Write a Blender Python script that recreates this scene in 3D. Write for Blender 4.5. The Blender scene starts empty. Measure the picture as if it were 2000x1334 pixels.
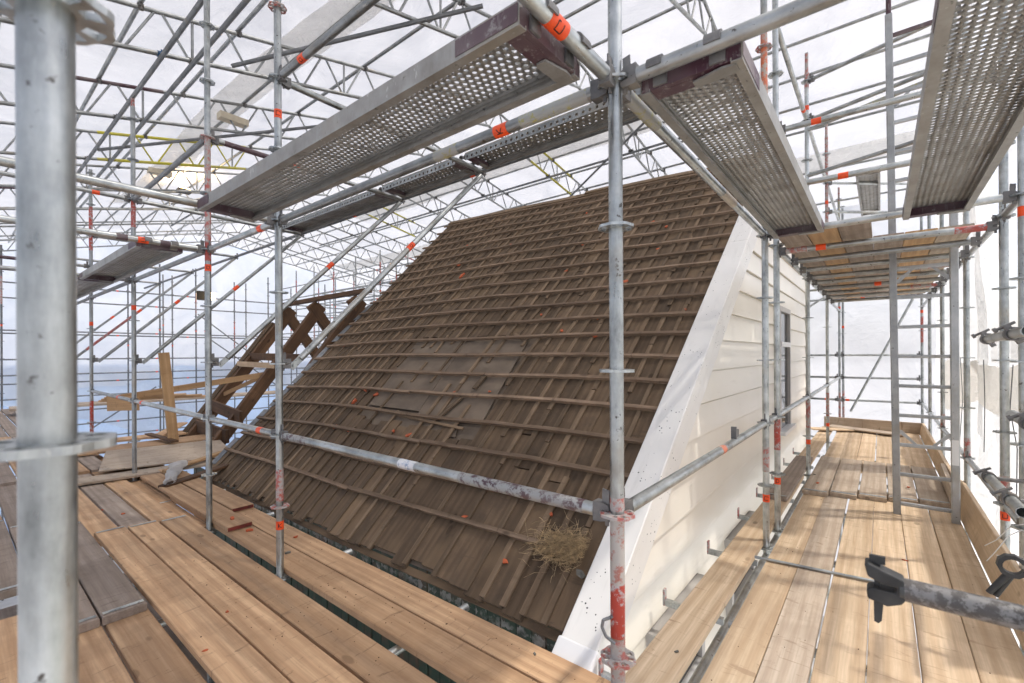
import bpy, math, random
from mathutils import Vector, Matrix, noise
random.seed(7)
R = math.radians
S = bpy.context.scene
COL = S.collection

# ------------------------------------------------------------------ camera
YAW, PITCH, ROLL = R(38.9), R(0.0), R(0.28)
cam_d = bpy.data.cameras.new('camera')
cam = bpy.data.objects.new('camera', cam_d)
COL.objects.link(cam)
cam_d.sensor_width = 36.0
cam_d.lens = 36.0 * 892 / 2000
cam_d.shift_y = (691.5 - 667) / 2000
cam_d.clip_start = 0.05
cam_d.clip_end = 2000
cam_d.dof.use_dof = True
cam_d.dof.focus_distance = 3.4
cam_d.dof.aperture_fstop = 3.6
cam.location = (0, 0, 0)
cam.rotation_euler = (Matrix.Rotation(YAW, 3, 'Z') @ Matrix.Rotation(R(90) + PITCH, 3, 'X') @ Matrix.Rotation(-ROLL, 3, 'Z')).to_euler()
S.camera = cam

# ------------------------------------------------------------------ sky, sun, exposure
SUN_EL, SUN_AZ = R(63), R(28)          # azimuth measured from +X towards +Y
w = bpy.data.worlds.new('World')
S.world = w
w.use_nodes = True
nt = w.node_tree
sky = nt.nodes.new('ShaderNodeTexSky')
sky.sky_type = 'NISHITA'
sky.sun_disc = False
sky.sun_elevation = SUN_EL
sky.sun_rotation = R(90) - SUN_AZ
sky.dust_density = 3.5
sky.air_density = 0.75
sky.ozone_density = 0.6
nt.links.new(sky.outputs[0], nt.nodes['Background'].inputs[0])
nt.nodes['Background'].inputs[1].default_value = 0.15
sd = bpy.data.lights.new('sun', 'SUN')
sd.energy = 2.4
sd.angle = R(2.0)
sd.color = (1.0, 0.95, 0.88)
sun = bpy.data.objects.new('sun', sd)
COL.objects.link(sun)
sdir = Vector((math.cos(SUN_EL) * math.cos(SUN_AZ), math.cos(SUN_EL) * math.sin(SUN_AZ), math.sin(SUN_EL)))
sun.rotation_euler = sdir.to_track_quat('Z', 'Y').to_euler()
sun.location = (20, 20, 30)
S.view_settings.view_transform = 'Standard'
S.view_settings.look = 'None'
S.view_settings.gamma = 1.0
S.view_settings.use_curve_mapping = False
S.view_settings.exposure = 1.55
S.cycles.use_denoising = True
S.cycles.max_bounces = 10
S.cycles.diffuse_bounces = 4
S.cycles.glossy_bounces = 4
S.cycles.transmission_bounces = 8
S.cycles.transparent_max_bounces = 16
S.cycles.sample_clamp_indirect = 6.0


# ------------------------------------------------------------------ materials
class NT:
    def __init__(self, name):
        self.m = bpy.data.materials.new(name)
        self.m.use_nodes = True
        self.t = self.m.node_tree
        self.t.nodes.clear()
        self.out = self.t.nodes.new('ShaderNodeOutputMaterial')

    def n(self, kind, **kw):
        nd = self.t.nodes.new('ShaderNode' + kind)
        for k, v in kw.items():
            if k.startswith('i_'):
                key = k[2:]
                nd.inputs[int(key) if key.isdigit() else key].default_value = v
            else:
                setattr(nd, k, v)
        return nd

    def l(self, a, b):
        self.t.links.new(a, b)

    def coord(self, scale=(1, 1, 1), rnd=True):
        tc = self.n('TexCoord')
        mp = self.n('Mapping')
        mp.inputs['Scale'].default_value = scale
        if rnd:
            oi = self.n('ObjectInfo')
            mu = self.n('Math', operation='MULTIPLY', i_1=57.3)
            self.l(oi.outputs['Random'], mu.inputs[0])
            ad = self.n('VectorMath', operation='ADD')
            self.l(tc.outputs['Object'], ad.inputs[0])
            self.l(mu.outputs[0], ad.inputs[1])
            self.l(ad.outputs[0], mp.inputs['Vector'])
        else:
            self.l(tc.outputs['Object'], mp.inputs['Vector'])
        return mp.outputs[0]

    def noise(self, vec, scale, detail=4, rough=0.55, dist=0.0):
        nd = self.n('TexNoise')
        nd.inputs['Scale'].default_value = scale
        nd.inputs['Detail'].default_value = detail
        nd.inputs['Roughness'].default_value = rough
        nd.inputs['Distortion'].default_value = dist
        self.l(vec, nd.inputs['Vector'])
        return nd.outputs['Fac']

    def ramp(self, fac, *stops):
        r = self.n('ValToRGB')
        el = r.color_ramp.elements
        while len(el) < len(stops):
            el.new(0.5)
        for e, (p, c) in zip(el, stops):
            e.position = p
            e.color = (*c, 1) if len(c) == 3 else c
        self.l(fac, r.inputs[0])
        return r.outputs[0]

    def fr(self, fac, a, b, lo=0.0, hi=1.0):
        mr = self.n('MapRange')
        for i, v in zip((1, 2, 3, 4), (a, b, lo, hi)):
            mr.inputs[i].default_value = v
        self.l(fac, mr.inputs[0])
        return mr.outputs[0]

    def mix(self, fac, a, b, mode='MIX'):
        mx = self.n('Mix', data_type='RGBA', blend_type=mode)
        for sock, v in ((mx.inputs[0], fac), (mx.inputs[6], a), (mx.inputs[7], b)):
            if isinstance(v, (int, float)):
                sock.default_value = v
            elif isinstance(v, (tuple, list)):
                sock.default_value = (*v, 1)
            else:
                self.l(v, sock)
        return mx.outputs[2]

    def tone(self, col, lo=0.8, hi=1.2):
        """brightness differs from one object to the next"""
        oi = self.n('ObjectInfo')
        f = self.fr(oi.outputs['Random'], 0, 1, lo, hi)
        vm = self.n('VectorMath', operation='SCALE')
        self.l(col, vm.inputs[0])
        self.l(f, vm.inputs['Scale'])
        return vm.outputs[0]

    def bump(self, h, strength=0.3, dist=0.01):
        b = self.n('Bump')
        b.inputs['Strength'].default_value = strength
        b.inputs['Distance'].default_value = dist
        self.l(h, b.inputs['Height'])
        return b.outputs[0]

    def pbsdf(self, col, rough=0.6, metal=0.0, normal=None, spec=None):
        p = self.n('BsdfPrincipled')
        for key, v in (('Base Color', col), ('Roughness', rough), ('Metallic', metal), ('Normal', normal), ('Specular IOR Level', spec)):
            if v is None:
                continue
            if isinstance(v, (int, float)):
                p.inputs[key].default_value = v
            elif isinstance(v, (tuple, list)):
                p.inputs[key].default_value = (*v, 1)
            else:
                self.l(v, p.inputs[key])
        self.l(p.outputs[0], self.out.inputs[0])
        return p


def mk_galv(name, lo, hi, metal=0.55, rough=0.42):
    m = NT(name)
    v = m.coord()
    a = m.noise(v, 7, 5, 0.6)
    b = m.noise(m.coord((1, 1, 0.25)), 45, 4, 0.7)
    f = m.n('Math', operation='ADD')
    m.l(m.fr(a, 0.3, 0.7, 0, 0.65), f.inputs[0])
    m.l(m.fr(b, 0.3, 0.75, 0, 0.4), f.inputs[1])
    c = m.ramp(f.outputs[0], (0.1, lo), (0.9, hi))
    sp = m.fr(m.noise(v, 38, 3, 0.6), 0.66, 0.72)
    c = m.mix(sp, c, (0.11, 0.1, 0.09))
    c = m.mix(m.fr(m.noise(v, 3.1, 4), 0.58, 0.7, 0, 0.55), c, (0.3, 0.26, 0.2))
    c = m.mix(m.fr(m.noise(m.coord((1.5, 1.5, 0.5)), 17, 5, 0.7), 0.66, 0.7, 0, 0.75), c, (0.55, 0.53, 0.49))
    c = m.mix(m.fr(m.noise(m.coord((1, 1, 0.6)), 11, 6, 0.75), 0.68, 0.72, 0, 0.6), c, (0.22, 0.12, 0.06))
    c = m.tone(c, 0.82, 1.12)
    m.pbsdf(c, m.fr(b, 0.3, 0.7, rough - 0.08, rough + 0.15), metal, m.bump(b, 0.12, 0.004))
    return m.m


def mk_paint(name, col, cover=0.5, under=(0.42, 0.43, 0.43), scale=24):
    m = NT(name)
    v = m.coord()
    a = m.noise(v, scale, 8, 0.75)
    f = m.fr(a, cover - 0.03, cover + 0.05)
    c = m.mix(f, col, under)
    c = m.mix(m.fr(m.noise(v, 3, 3), 0.4, 0.7, 0, 0.45), c, (0.3, 0.27, 0.25))
    c = m.mix(m.fr(m.noise(m.coord((1, 1, 0.15)), 60, 3), 0.6, 0.7, 0, 0.5), c, under)
    m.pbsdf(c, 0.5, 0.1, m.bump(a, 0.1, 0.003))
    return m.m


def mk_flat(name, col, rough=0.5, metal=0.0, nz=0.15, scale=20):
    m = NT(name)
    a = m.noise(m.coord(), scale, 4)
    dk = tuple(x * (1 - nz) for x in col)
    c = m.mix(m.fr(a, 0.35, 0.65), col, dk)
    m.pbsdf(c, rough, metal)
    return m.m


def mk_wood(name, c_lo, c_hi, dirt=0.5, dirtcol=(0.09, 0.06, 0.04), tone=(0.8, 1.15), bumpk=0.35, rough=0.75, patch=None, length_axis=0, fibre=0.42):
    m = NT(name)
    sc = [14, 14, 14]
    sc[length_axis] = 0.8
    v = m.coord(tuple(sc))
    v1 = m.coord()
    g = m.noise(v, 1.6, 8, 0.62, 0.7)
    ring = m.n('TexWave', wave_type='BANDS', bands_direction='Y' if length_axis == 0 else 'X')
    ring.inputs['Scale'].default_value = 0.9
    ring.inputs['Distortion'].default_value = 9
    ring.inputs['Detail'].default_value = 3
    ring.inputs['Detail Scale'].default_value = 0.7
    sc2 = [5, 5, 5]
    sc2[length_axis] = 0.32
    m.l(m.coord(tuple(sc2)), ring.inputs['Vector'])
    f = m.n('Math', operation='MULTIPLY_ADD', i_1=0.38)
    m.l(ring.outputs['Fac'], f.inputs[0])
    m.l(m.fr(g, 0.25, 0.8, 0, 0.62), f.inputs[2])
    c = m.ramp(f.outputs[0], (0.12, c_hi), (0.85, c_lo))
    # knots
    sk = [4.2, 4.2, 4.2]
    sk[length_axis] = 1.9
    vo = m.n('TexVoronoi')
    vo.inputs['Scale'].default_value = 1.0
    m.l(m.coord(tuple(sk)), vo.inputs['Vector'])
    kn = m.fr(vo.outputs['Distance'], 0.07, 0.1, 0.75, 0)
    c = m.mix(kn, c, tuple(x * 0.45 for x in c_lo))
    # fine fibres
    sf = [90, 90, 90]
    sf[length_axis] = 3.0
    fb = m.noise(m.coord(tuple(sf)), 1.0, 3, 0.6)
    c = m.mix(m.fr(fb, 0.35, 0.72, 0, fibre), c, tuple(x * 0.62 for x in c_lo))
    # pale and dark lengths where other boards lay across it
    sb = [0.25, 0.25, 0.25]
    sb[length_axis] = 1.6
    bl_ = m.noise(m.coord(tuple(sb)), 1.3, 1, 0.4)
    c = m.mix(m.fr(bl_, 0.52, 0.545, 0, 0.3), c, tuple(x * 0.8 for x in c_lo))
    # crosswise scuffs and tears, trodden-in dirt
    sd_ = [5, 5, 5]
    sd_[length_axis] = 26
    sc_ = m.fr(m.noise(m.coord(tuple(sd_)), 1.0, 5, 0.7, 0.6), 0.6, 0.66, 0, 0.6)
    c = m.mix(sc_, c, dirtcol)
    sg_ = [1.4, 1.4, 1.4]
    sg_[length_axis] = 5
    c = m.mix(m.fr(m.noise(m.coord(tuple(sg_)), 1.3, 7, 0.75, 0.4), 0.6, 0.75, 0, 0.45), c, dirtcol)
    d = m.fr(m.noise(v1, 2.6, 7, 0.7), 0.48, 0.72, 0, dirt * 1.4)
    c = m.mix(d, c, dirtcol)
    c = m.mix(m.fr(m.noise(v1, 85, 2), 0.74, 0.78, 0, 0.6), c, dirtcol)
    if patch:
        c = m.mix(m.fr(m.noise(v1, 0.9, 3), 0.55, 0.62, 0, 0.6), c, patch)
    c = m.tone(c, *tone)
    m.pbsdf(c, rough, 0, m.bump(f.outputs[0], bumpk, 0.004), 0.3)
    return m.m


def mk_sheet(name, col, transp, transl=0.62, wr=0.5, sc=0.7):
    m = NT(name)
    v = m.coord((1, 1, 1), False)
    a = m.noise(v, sc, 6, 0.6, 0.6)
    b = m.noise(v, sc * 7, 4, 0.6, 0.3)
    h = m.n('Math', operation='MULTIPLY_ADD', i_1=0.15)
    m.l(b, h.inputs[0])
    m.l(a, h.inputs[2])
    nrm = m.bump(h.outputs[0], wr, 0.25)
    c = m.mix(m.fr(a, 0.3, 0.7), tuple(min(1, x * 1.08) for x in col), tuple(x * 0.86 for x in col))
    c = m.mix(m.fr(m.noise(m.coord((1, 1, 1), False), sc * 2.3, 5, 0.7, 1.5), 0.5, 0.8, 0, 0.3), c, tuple(x * 0.8 for x in col))
    tl = m.n('BsdfTranslucent')
    df = m.n('BsdfDiffuse')
    gl = m.n('BsdfGlossy', i_Roughness=0.35)
    tp = m.n('BsdfTransparent')
    m.l(c, tl.inputs[0])
    m.l(c, df.inputs[0])
    m.l(nrm, tl.inputs['Normal'])
    m.l(nrm, df.inputs['Normal'])
    m.l(nrm, gl.inputs['Normal'])
    m1 = m.n('MixShader', i_0=transl)
    m.l(df.outputs[0], m1.inputs[1])
    m.l(tl.outputs[0], m1.inputs[2])
    m3 = m.n('MixShader', i_0=0.05)
    m.l(m1.outputs[0], m3.inputs[1])
    m.l(gl.outputs[0], m3.inputs[2])
    m2 = m.n('MixShader', i_0=transp)
    m.l(m3.outputs[0], m2.inputs[1])
    m.l(tp.outputs[0], m2.inputs[2])
    m.l(m2.outputs[0], m.out.inputs[0])
    return m.m


M = {}
M['galv'] = mk_galv('galvanised steel', (0.22, 0.232, 0.228), (0.6, 0.625, 0.615), 0.85, 0.33)
M['galvold'] = mk_galv('old galvanised steel', (0.2, 0.208, 0.205), (0.45, 0.465, 0.46), 0.8, 0.38)
M['galvdark'] = mk_galv('dull steel', (0.13, 0.136, 0.14), (0.28, 0.29, 0.295), 0.45, 0.5)
M['plank'] = mk_galv('plank steel', (0.21, 0.195, 0.17), (0.36, 0.35, 0.325), 0.45, 0.45)
M['alu'] = mk_galv('ladder aluminium', (0.3, 0.31, 0.31), (0.46, 0.47, 0.47), 0.5, 0.45)
M['cast'] = mk_galv('cast fitting', (0.1, 0.1, 0.1), (0.24, 0.23, 0.22), 0.5, 0.55)
M['red'] = mk_paint('worn red paint', (0.4, 0.05, 0.032), 0.55)
M['redplain'] = mk_flat('red end paint', (0.2, 0.03, 0.02), 0.6, 0, 0.6, 14)
M['redfaint'] = mk_paint('faint red paint', (0.36, 0.14, 0.11), 0.43, (0.42, 0.4, 0.37))
M['redworn'] = mk_paint('very worn red paint', (0.42, 0.1, 0.08), 0.47, (0.4, 0.38, 0.36))
M['purple'] = mk_paint('worn purple paint', (0.06, 0.02, 0.032), 0.6, (0.24, 0.22, 0.21))
M['purpleworn'] = mk_paint('nearly gone purple paint', (0.06, 0.022, 0.032), 0.47, (0.3, 0.31, 0.3))
M['yellowbright'] = mk_paint('yellow girder paint', (0.5, 0.45, 0.03), 0.66)
M['yellow'] = mk_paint('worn yellow paint', (0.36, 0.33, 0.09), 0.44, (0.34, 0.345, 0.32))
M['orange'] = mk_paint('faded orange paint', (0.6, 0.14, 0.05), 0.52, (0.42, 0.36, 0.3))
M['tape'] = mk_flat('orange tape', (0.9, 0.09, 0.015), 0.45, 0, 0.2, 30)
M['ink'] = mk_flat('black ink', (0.012, 0.01, 0.01), 0.6)
M['blue'] = mk_flat('blue fitting', (0.02, 0.09, 0.2), 0.5)
M['black'] = mk_paint('chipped black coating', (0.006, 0.006, 0.006), 0.5, (0.15, 0.152, 0.15), 34)
M['blackcast'] = mk_flat('dark cast iron', (0.05, 0.05, 0.048), 0.55, 0.3, 0.4, 25)
M['wood'] = mk_wood('scaffold board wood', (0.42, 0.25, 0.135), (0.64, 0.425, 0.25), 0.3, (0.19, 0.115, 0.065))
M['woodlit'] = mk_wood('sunlit board wood', (0.52, 0.37, 0.23), (0.74, 0.585, 0.41), 0.25, (0.34, 0.23, 0.145), (0.88, 1.1), 0.25)  # same scaffold wood, lightened in colour for the sunlit gable side
M['woodold'] = mk_wood('weathered board wood', (0.26, 0.2, 0.155), (0.4, 0.325, 0.265), 0.45, (0.15, 0.11, 0.08))
M['woodoldlit'] = mk_wood('sunlit weathered board wood', (0.4, 0.31, 0.23), (0.56, 0.47, 0.37), 0.35, (0.22, 0.16, 0.11), (0.9, 1.1))  # sunlit copy of the weathered wood, brightness put into its colour
M['woodyel'] = mk_wood('yellow shuttering wood', (0.42, 0.25, 0.12), (0.6, 0.39, 0.205), 0.1, (0.25, 0.15, 0.08))
M['rafter'] = mk_wood('old rafter wood', (0.07, 0.036, 0.018), (0.18, 0.098, 0.05), 0.5, (0.05, 0.03, 0.02), (0.75, 1.2))
M['rboard'] = mk_wood('roof boarding', (0.1, 0.066, 0.04), (0.165, 0.113, 0.07), 0.85, (0.085, 0.06, 0.04), (0.8, 1.2), 0.6, 0.9, (0.2, 0.135, 0.08), 0, 0.22)
M['rstrip'] = mk_wood('roof cover strip', (0.13, 0.088, 0.054), (0.235, 0.165, 0.106), 0.6, (0.1, 0.07, 0.045), (0.65, 1.3), 0.5, 0.9, None, 0, 0.2)
M['batten'] = mk_wood('tile batten', (0.15, 0.1, 0.065), (0.32, 0.228, 0.155), 0.5, (0.1, 0.068, 0.044), (0.8, 1.2), 0.5, 0.85)
M['felt'] = mk_flat('dusty underlay', (0.185, 0.14, 0.1), 0.9, 0, 0.35, 4)
M['tile'] = mk_flat('broken clay tile', (0.6, 0.13, 0.045), 0.8, 0, 0.4, 30)
M['straw'] = mk_flat('dry straw', (0.64, 0.46, 0.25), 0.75, 0, 0.6, 30)
M['stone'] = mk_flat('grey mossy stone', (0.2, 0.19, 0.16), 0.9, 0, 0.5, 25)
M['lead'] = mk_flat('grey lead sheet', (0.25, 0.26, 0.27), 0.6, 0.3, 0.4, 9)
M['glass'] = NT('dark glazing').m
g_ = NT('dark window glass')
g_.pbsdf((0.03, 0.035, 0.04), 0.05, 0, None, 0.8)
M['glass'] = g_.m
M['wframe'] = mk_flat('grey window frame', (0.5, 0.48, 0.46), 0.45, 0, 0.08, 6)
M['white'] = mk_flat('white trim paint', (0.78, 0.78, 0.77), 0.4, 0, 0.05, 5)
M['tie'] = mk_flat('white plastic tie', (0.85, 0.85, 0.85), 0.35, 0, 0.03)
M['foam'] = mk_flat('pale timber block', (0.62, 0.55, 0.42), 0.8, 0, 0.1)
M['tapewhite'] = mk_paint('torn white tape', (0.7, 0.71, 0.72), 0.56, (0.2, 0.3, 0.45))
M['woodtape'] = mk_flat('beige tape', (0.5, 0.44, 0.36), 0.6)
M['blackgrey'] = mk_galv('dark grey tube', (0.05, 0.052, 0.05), (0.095, 0.098, 0.095), 0.15, 0.5)
M['print'] = mk_flat('grey sheet print', (0.24, 0.25, 0.28), 0.6)


def mk_siding():
    m = NT('cream siding paint')
    v = m.coord()
    a = m.noise(v, 1.3, 4, 0.5)
    c = m.mix(m.fr(a, 0.3, 0.7), (0.83, 0.79, 0.7), (0.78, 0.735, 0.635))
    c = m.mix(m.fr(m.noise(m.coord((1, 0.6, 8)), 3, 5), 0.62, 0.75, 0, 0.25), c, (0.5, 0.45, 0.36))
    m.pbsdf(c, 0.33, 0, m.bump(a, 0.04, 0.02), 0.45)
    return m.m


def mk_barge():
    m = NT('speckled white bargeboard')
    v = m.coord((1, 1, 1), False)
    vo = m.n('TexVoronoi')
    vo.inputs['Scale'].default_value = 34
    m.l(v, vo.inputs['Vector'])
    sel = m.fr(m.noise(v, 7.5, 3), 0.42, 0.75)
    rad = m.n('Math', operation='MULTIPLY', i_1=0.26)
    m.l(sel, rad.inputs[0])
    lt = m.n('Math', operation='LESS_THAN')
    m.l(vo.outputs['Distance'], lt.inputs[0])
    m.l(rad.outputs[0], lt.inputs[1])
    c = m.mix(m.fr(m.noise(v, 2, 4), 0.35, 0.7), (0.79, 0.775, 0.735), (0.72, 0.705, 0.665))
    c = m.mix(m.fr(m.noise(m.coord((0.5, 3, 3), False), 4, 6, 0.7), 0.55, 0.75, 0, 0.35), c, (0.5, 0.49, 0.46))
    c = m.mix(lt.outputs[0], c, (0.05, 0.05, 0.05))
    m.pbsdf(c, 0.45)
    return m.m


def mk_eavewall():
    m = NT('stained green wall boards')
    v = m.coord()
    a = m.noise(v, 4, 6, 0.65)
    c = m.ramp(a, (0.3, (0.018, 0.022, 0.016)), (0.48, (0.02, 0.05, 0.03)), (0.62, (0.075, 0.05, 0.03)), (0.8, (0.15, 0.1, 0.06)))
    tc = m.n('TexCoord')
    sp = m.n('SeparateXYZ')
    m.l(tc.outputs['Object'], sp.inputs[0])
    drip = m.noise(m.coord((1.2, 1.2, 0.12)), 16, 4, 0.6)
    for zc, wd in ((-0.15, 0.055), (-0.5, 0.04), (-0.85, 0.045), (-1.3, 0.04)):
        d = m.n('Math', operation='ADD', i_1=-zc)
        m.l(sp.outputs['Z'], d.inputs[0])
        ab = m.n('Math', operation='ABSOLUTE')
        m.l(d.outputs[0], ab.inputs[0])
        s = m.n('Math', operation='MULTIPLY_ADD', i_1=0.17, i_2=wd - 0.122)
        m.l(drip, s.inputs[0])
        lt = m.n('Math', operation='LESS_THAN')
        m.l(ab.outputs[0], lt.inputs[0])
        m.l(s.outputs[0], lt.inputs[1])
        fm = m.n('Math', operation='MULTIPLY')
        m.l(lt.outputs[0], fm.inputs[0])
        m.l(m.fr(m.noise(v, 9, 5, 0.7), 0.4, 0.6, 0, 0.85), fm.inputs[1])
        c = m.mix(fm.outputs[0], c, (0.26, 0.26, 0.245))
    m.pbsdf(c, 0.6)
    return m.m


def mk_grass():
    m = NT('grass ground')
    v = m.coord((1, 1, 1), False)
    a = m.noise(v, 2.5, 8, 0.7)
    c = m.ramp(a, (0.3, (0.03, 0.07, 0.015)), (0.7, (0.1, 0.19, 0.04)))
    m.pbsdf(c, 0.9)
    return m.m


M['siding'] = mk_siding()
M['barge'] = mk_barge()
M['eavewall'] = mk_eavewall()
M['grass'] = mk_grass()
M['bouncepaving'] = mk_flat('pale paving', (0.52, 0.51, 0.49), 0.85, 0, 0.2, 2)
M['sheetroof'] = mk_sheet('roof sheeting film', (0.445, 0.441, 0.432), 0.1, 0.5, 0.45, 0.6)
M['sheetback'] = mk_sheet('back sheeting film', (0.66, 0.66, 0.655), 0.06, 0.45, 0.4, 0.5)
M['sheetfill'] = mk_sheet('fill-light sheeting film', (0.8, 0.8, 0.8), 0.2, 0.5, 0.6, 0.9)  # film of the unseen camera-side wall, made clearer to let fill light in
M['sheetright'] = mk_sheet('side sheeting film', (0.68, 0.68, 0.67), 0.32, 0.42, 0.5, 0.9)
M['sheetfar'] = mk_sheet('far sheeting film', (0.93, 0.96, 1.0), 0.05, 0.5, 0.4, 0.5)
M['sheetskypale'] = mk_sheet('pale skylight-tinted film', (0.9, 0.93, 0.98), 0.12, 0.55, 0.6, 0.5)  # in-between tint, so the skylight blue deepens downwards in steps
M['sheetskylit'] = mk_sheet('skylight-tinted film', (0.52, 0.66, 0.84), 0.04, 0.6, 0.8, 0.5)  # blue of the skylight on the shaded lower wall, put into the film colour
M['sheetgrey'] = mk_sheet('sheeting overlap', (0.8, 0.8, 0.79), 0.12, 0.5, 0.8, 2.2)
M['sheetflap'] = mk_sheet('sheeting flap', (0.86, 0.83, 0.77), 0.05, 0.4, 0.6, 1.5)
lamp_m = NT('lit lamp glass')
e_ = lamp_m.n('Emission', i_0=(1, 0.72, 0.3, 1), i_1=14.0)
lamp_m.l(e_.outputs[0], lamp_m.out.inputs[0])
M['lampglow'] = lamp_m.m


# ------------------------------------------------------------------ mesh helpers
class MB:
    def __init__(self):
        self.v, self.f, self.s = [], [], []

    def add(self, vs, fs, smooth=False):
        b = len(self.v)
        self.v += [tuple(p) for p in vs]
        for f in fs:
            self.f.append([b + i for i in f])
            self.s.append(smooth)

    def box(self, c, s, rot=None):
        vs = [Vector((x * s[0] / 2, y * s[1] / 2, z * s[2] / 2)) for x in (-1, 1) for y in (-1, 1) for z in (-1, 1)]
        if rot is not None:
            vs = [rot @ p for p in vs]
        vs = [p + Vector(c) for p in vs]
        self.add(vs, [(0, 1, 3, 2), (4, 6, 7, 5), (0, 4, 5, 1), (2, 3, 7, 6), (0, 2, 6, 4), (1, 5, 7, 3)])

    def cyl(self, p0, p1, r0, r1=None, n=12, caps=True):
        r1 = r0 if r1 is None else r1
        p0, p1 = Vector(p0), Vector(p1)
        q = (p1 - p0).to_track_quat('Z', 'Y')
        a = [p0 + q @ Vector((r0 * math.cos(2 * math.pi * i / n), r0 * math.sin(2 * math.pi * i / n), 0)) for i in range(n)]
        b = [p1 + q @ Vector((r1 * math.cos(2 * math.pi * i / n), r1 * math.sin(2 * math.pi * i / n), 0)) for i in range(n)]
        self.add(a + b, [(i, (i + 1) % n, n + (i + 1) % n, n + i) for i in range(n)], True)
        if caps:
            self.add(a, [tuple(range(n))[::-1]])
            self.add(b, [tuple(range(n))])

    def pipe(self, p0, p1, r, t=0.0035, n=20):
        """open tube with a visible bore"""
        self.cyl(p0, p1, r, n=n, caps=False)
        p0, p1 = Vector(p0), Vector(p1)
        q = (p1 - p0).to_track_quat('Z', 'Y')
        for pe, other in ((p0, p1), (p1, p0)):
            o = [pe + q @ Vector((r * math.cos(2 * math.pi * i / n), r * math.sin(2 * math.pi * i / n), 0)) for i in range(n)]
            ii = [pe + q @ Vector(((r - t) * math.cos(2 * math.pi * i / n), (r - t) * math.sin(2 * math.pi * i / n), 0)) for i in range(n)]
            dp = (other - pe).normalized() * min(0.18, (other - pe).length * 0.45)
            jj = [p + dp for p in ii]
            self.add(o + ii, [(i, (i + 1) % n, n + (i + 1) % n, n + i) for i in range(n)])
            self.add(ii + jj, [(i, (i + 1) % n, n + (i + 1) % n, n + i) for i in range(n)], True)
            self.add(jj, [tuple(range(n))])

    def prism(self, prof, h0, h1, axis='z'):
        """polygon profile (list of 2-D points) pushed from h0 to h1 along an axis"""
        n = len(prof)
        def P(p, h):
            return {'z': (p[0], p[1], h), 'x': (h, p[0], p[1]), 'y': (p[0], h, p[1])}[axis]
        self.add([P(p, h0) for p in prof] + [P(p, h1) for p in prof],
                 [(i, (i + 1) % n, n + (i + 1) % n, n + i) for i in range(n)] + [tuple(range(n))[::-1], tuple(range(n, 2 * n))])

    def mesh(self, name):
        me = bpy.data.meshes.new(name)
        me.from_pydata(self.v, [], self.f)
        me.polygons.foreach_set('use_smooth', self.s)
        me.update()
        return me


def fixn(me):
    import bmesh
    bm = bmesh.new()
    bm.from_mesh(me)
    bmesh.ops.recalc_face_normals(bm, faces=bm.faces)
    bm.to_mesh(me)
    bm.free()
    return me


def ob(name, me, mat, parent=None, mw=None):
    """link one mesh object; mw is its matrix in the parent's space (or the world's)"""
    o = bpy.data.objects.new(name, me)
    COL.objects.link(o)
    if parent is not None:
        o.parent = parent
    if mw is not None:
        o.matrix_local = mw
    if me is not None and mat is not None:
        if len(me.materials) == 0:
            me.materials.append(None)
        o.material_slots[0].link = 'OBJECT'
        o.material_slots[0].material = M[mat]
    return o


def tag(o, label, cat, group=None, kind=None):
    if label:
        o['label'] = label
    if cat:
        o['category'] = cat
    if group:
        o['group'] = group
    if kind:
        o['kind'] = kind
    return o


def thing(name, label, cat, loc=(0, 0, 0), group=None, rot=None):
    o = bpy.data.objects.new(name, None)
    o.empty_display_size = 0.1
    COL.objects.link(o)
    mw = Matrix.Translation(loc)
    if rot is not None:
        mw = mw @ rot.to_4x4()
    o.matrix_world = mw
    MWD[o.name] = mw
    return tag(o, label, cat, group)


T = Matrix.Translation
MWD = {}
ORD = ['first', 'second', 'third', 'fourth', 'fifth', 'sixth', 'seventh', 'eighth', 'ninth', 'tenth', 'eleventh', 'twelfth',
       'thirteenth', 'fourteenth', 'fifteenth', 'sixteenth', 'seventeenth', 'eighteenth', 'nineteenth', 'twentieth'] + ['%dth' % k for k in range(21, 60)]
TR = 0.02415
_mc = {}


def along(p0, p1):
    p0, p1 = Vector(p0), Vector(p1)
    return T(p0) @ (p1 - p0).to_track_quat('Z', 'Y').to_matrix().to_4x4()


def tube_me(L, r=TR, n=16):
    k = ('t', round(L, 3), r, n)
    if k not in _mc:
        mb = MB()
        mb.cyl((0, 0, 0), (0, 0, L), r, n=n)
        _mc[k] = mb.mesh('tube')
    return _mc[k]


def tube(name, p0, p1, mat='galv', parent=None, r=TR, n=16, base=None):
    L = (Vector(p1) - Vector(p0)).length
    mw = along(p0, p1)
    if base is not None:
        mw = base.inverted() @ mw
    return ob(name, tube_me(L, r, n), mat, parent, mw)


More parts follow.
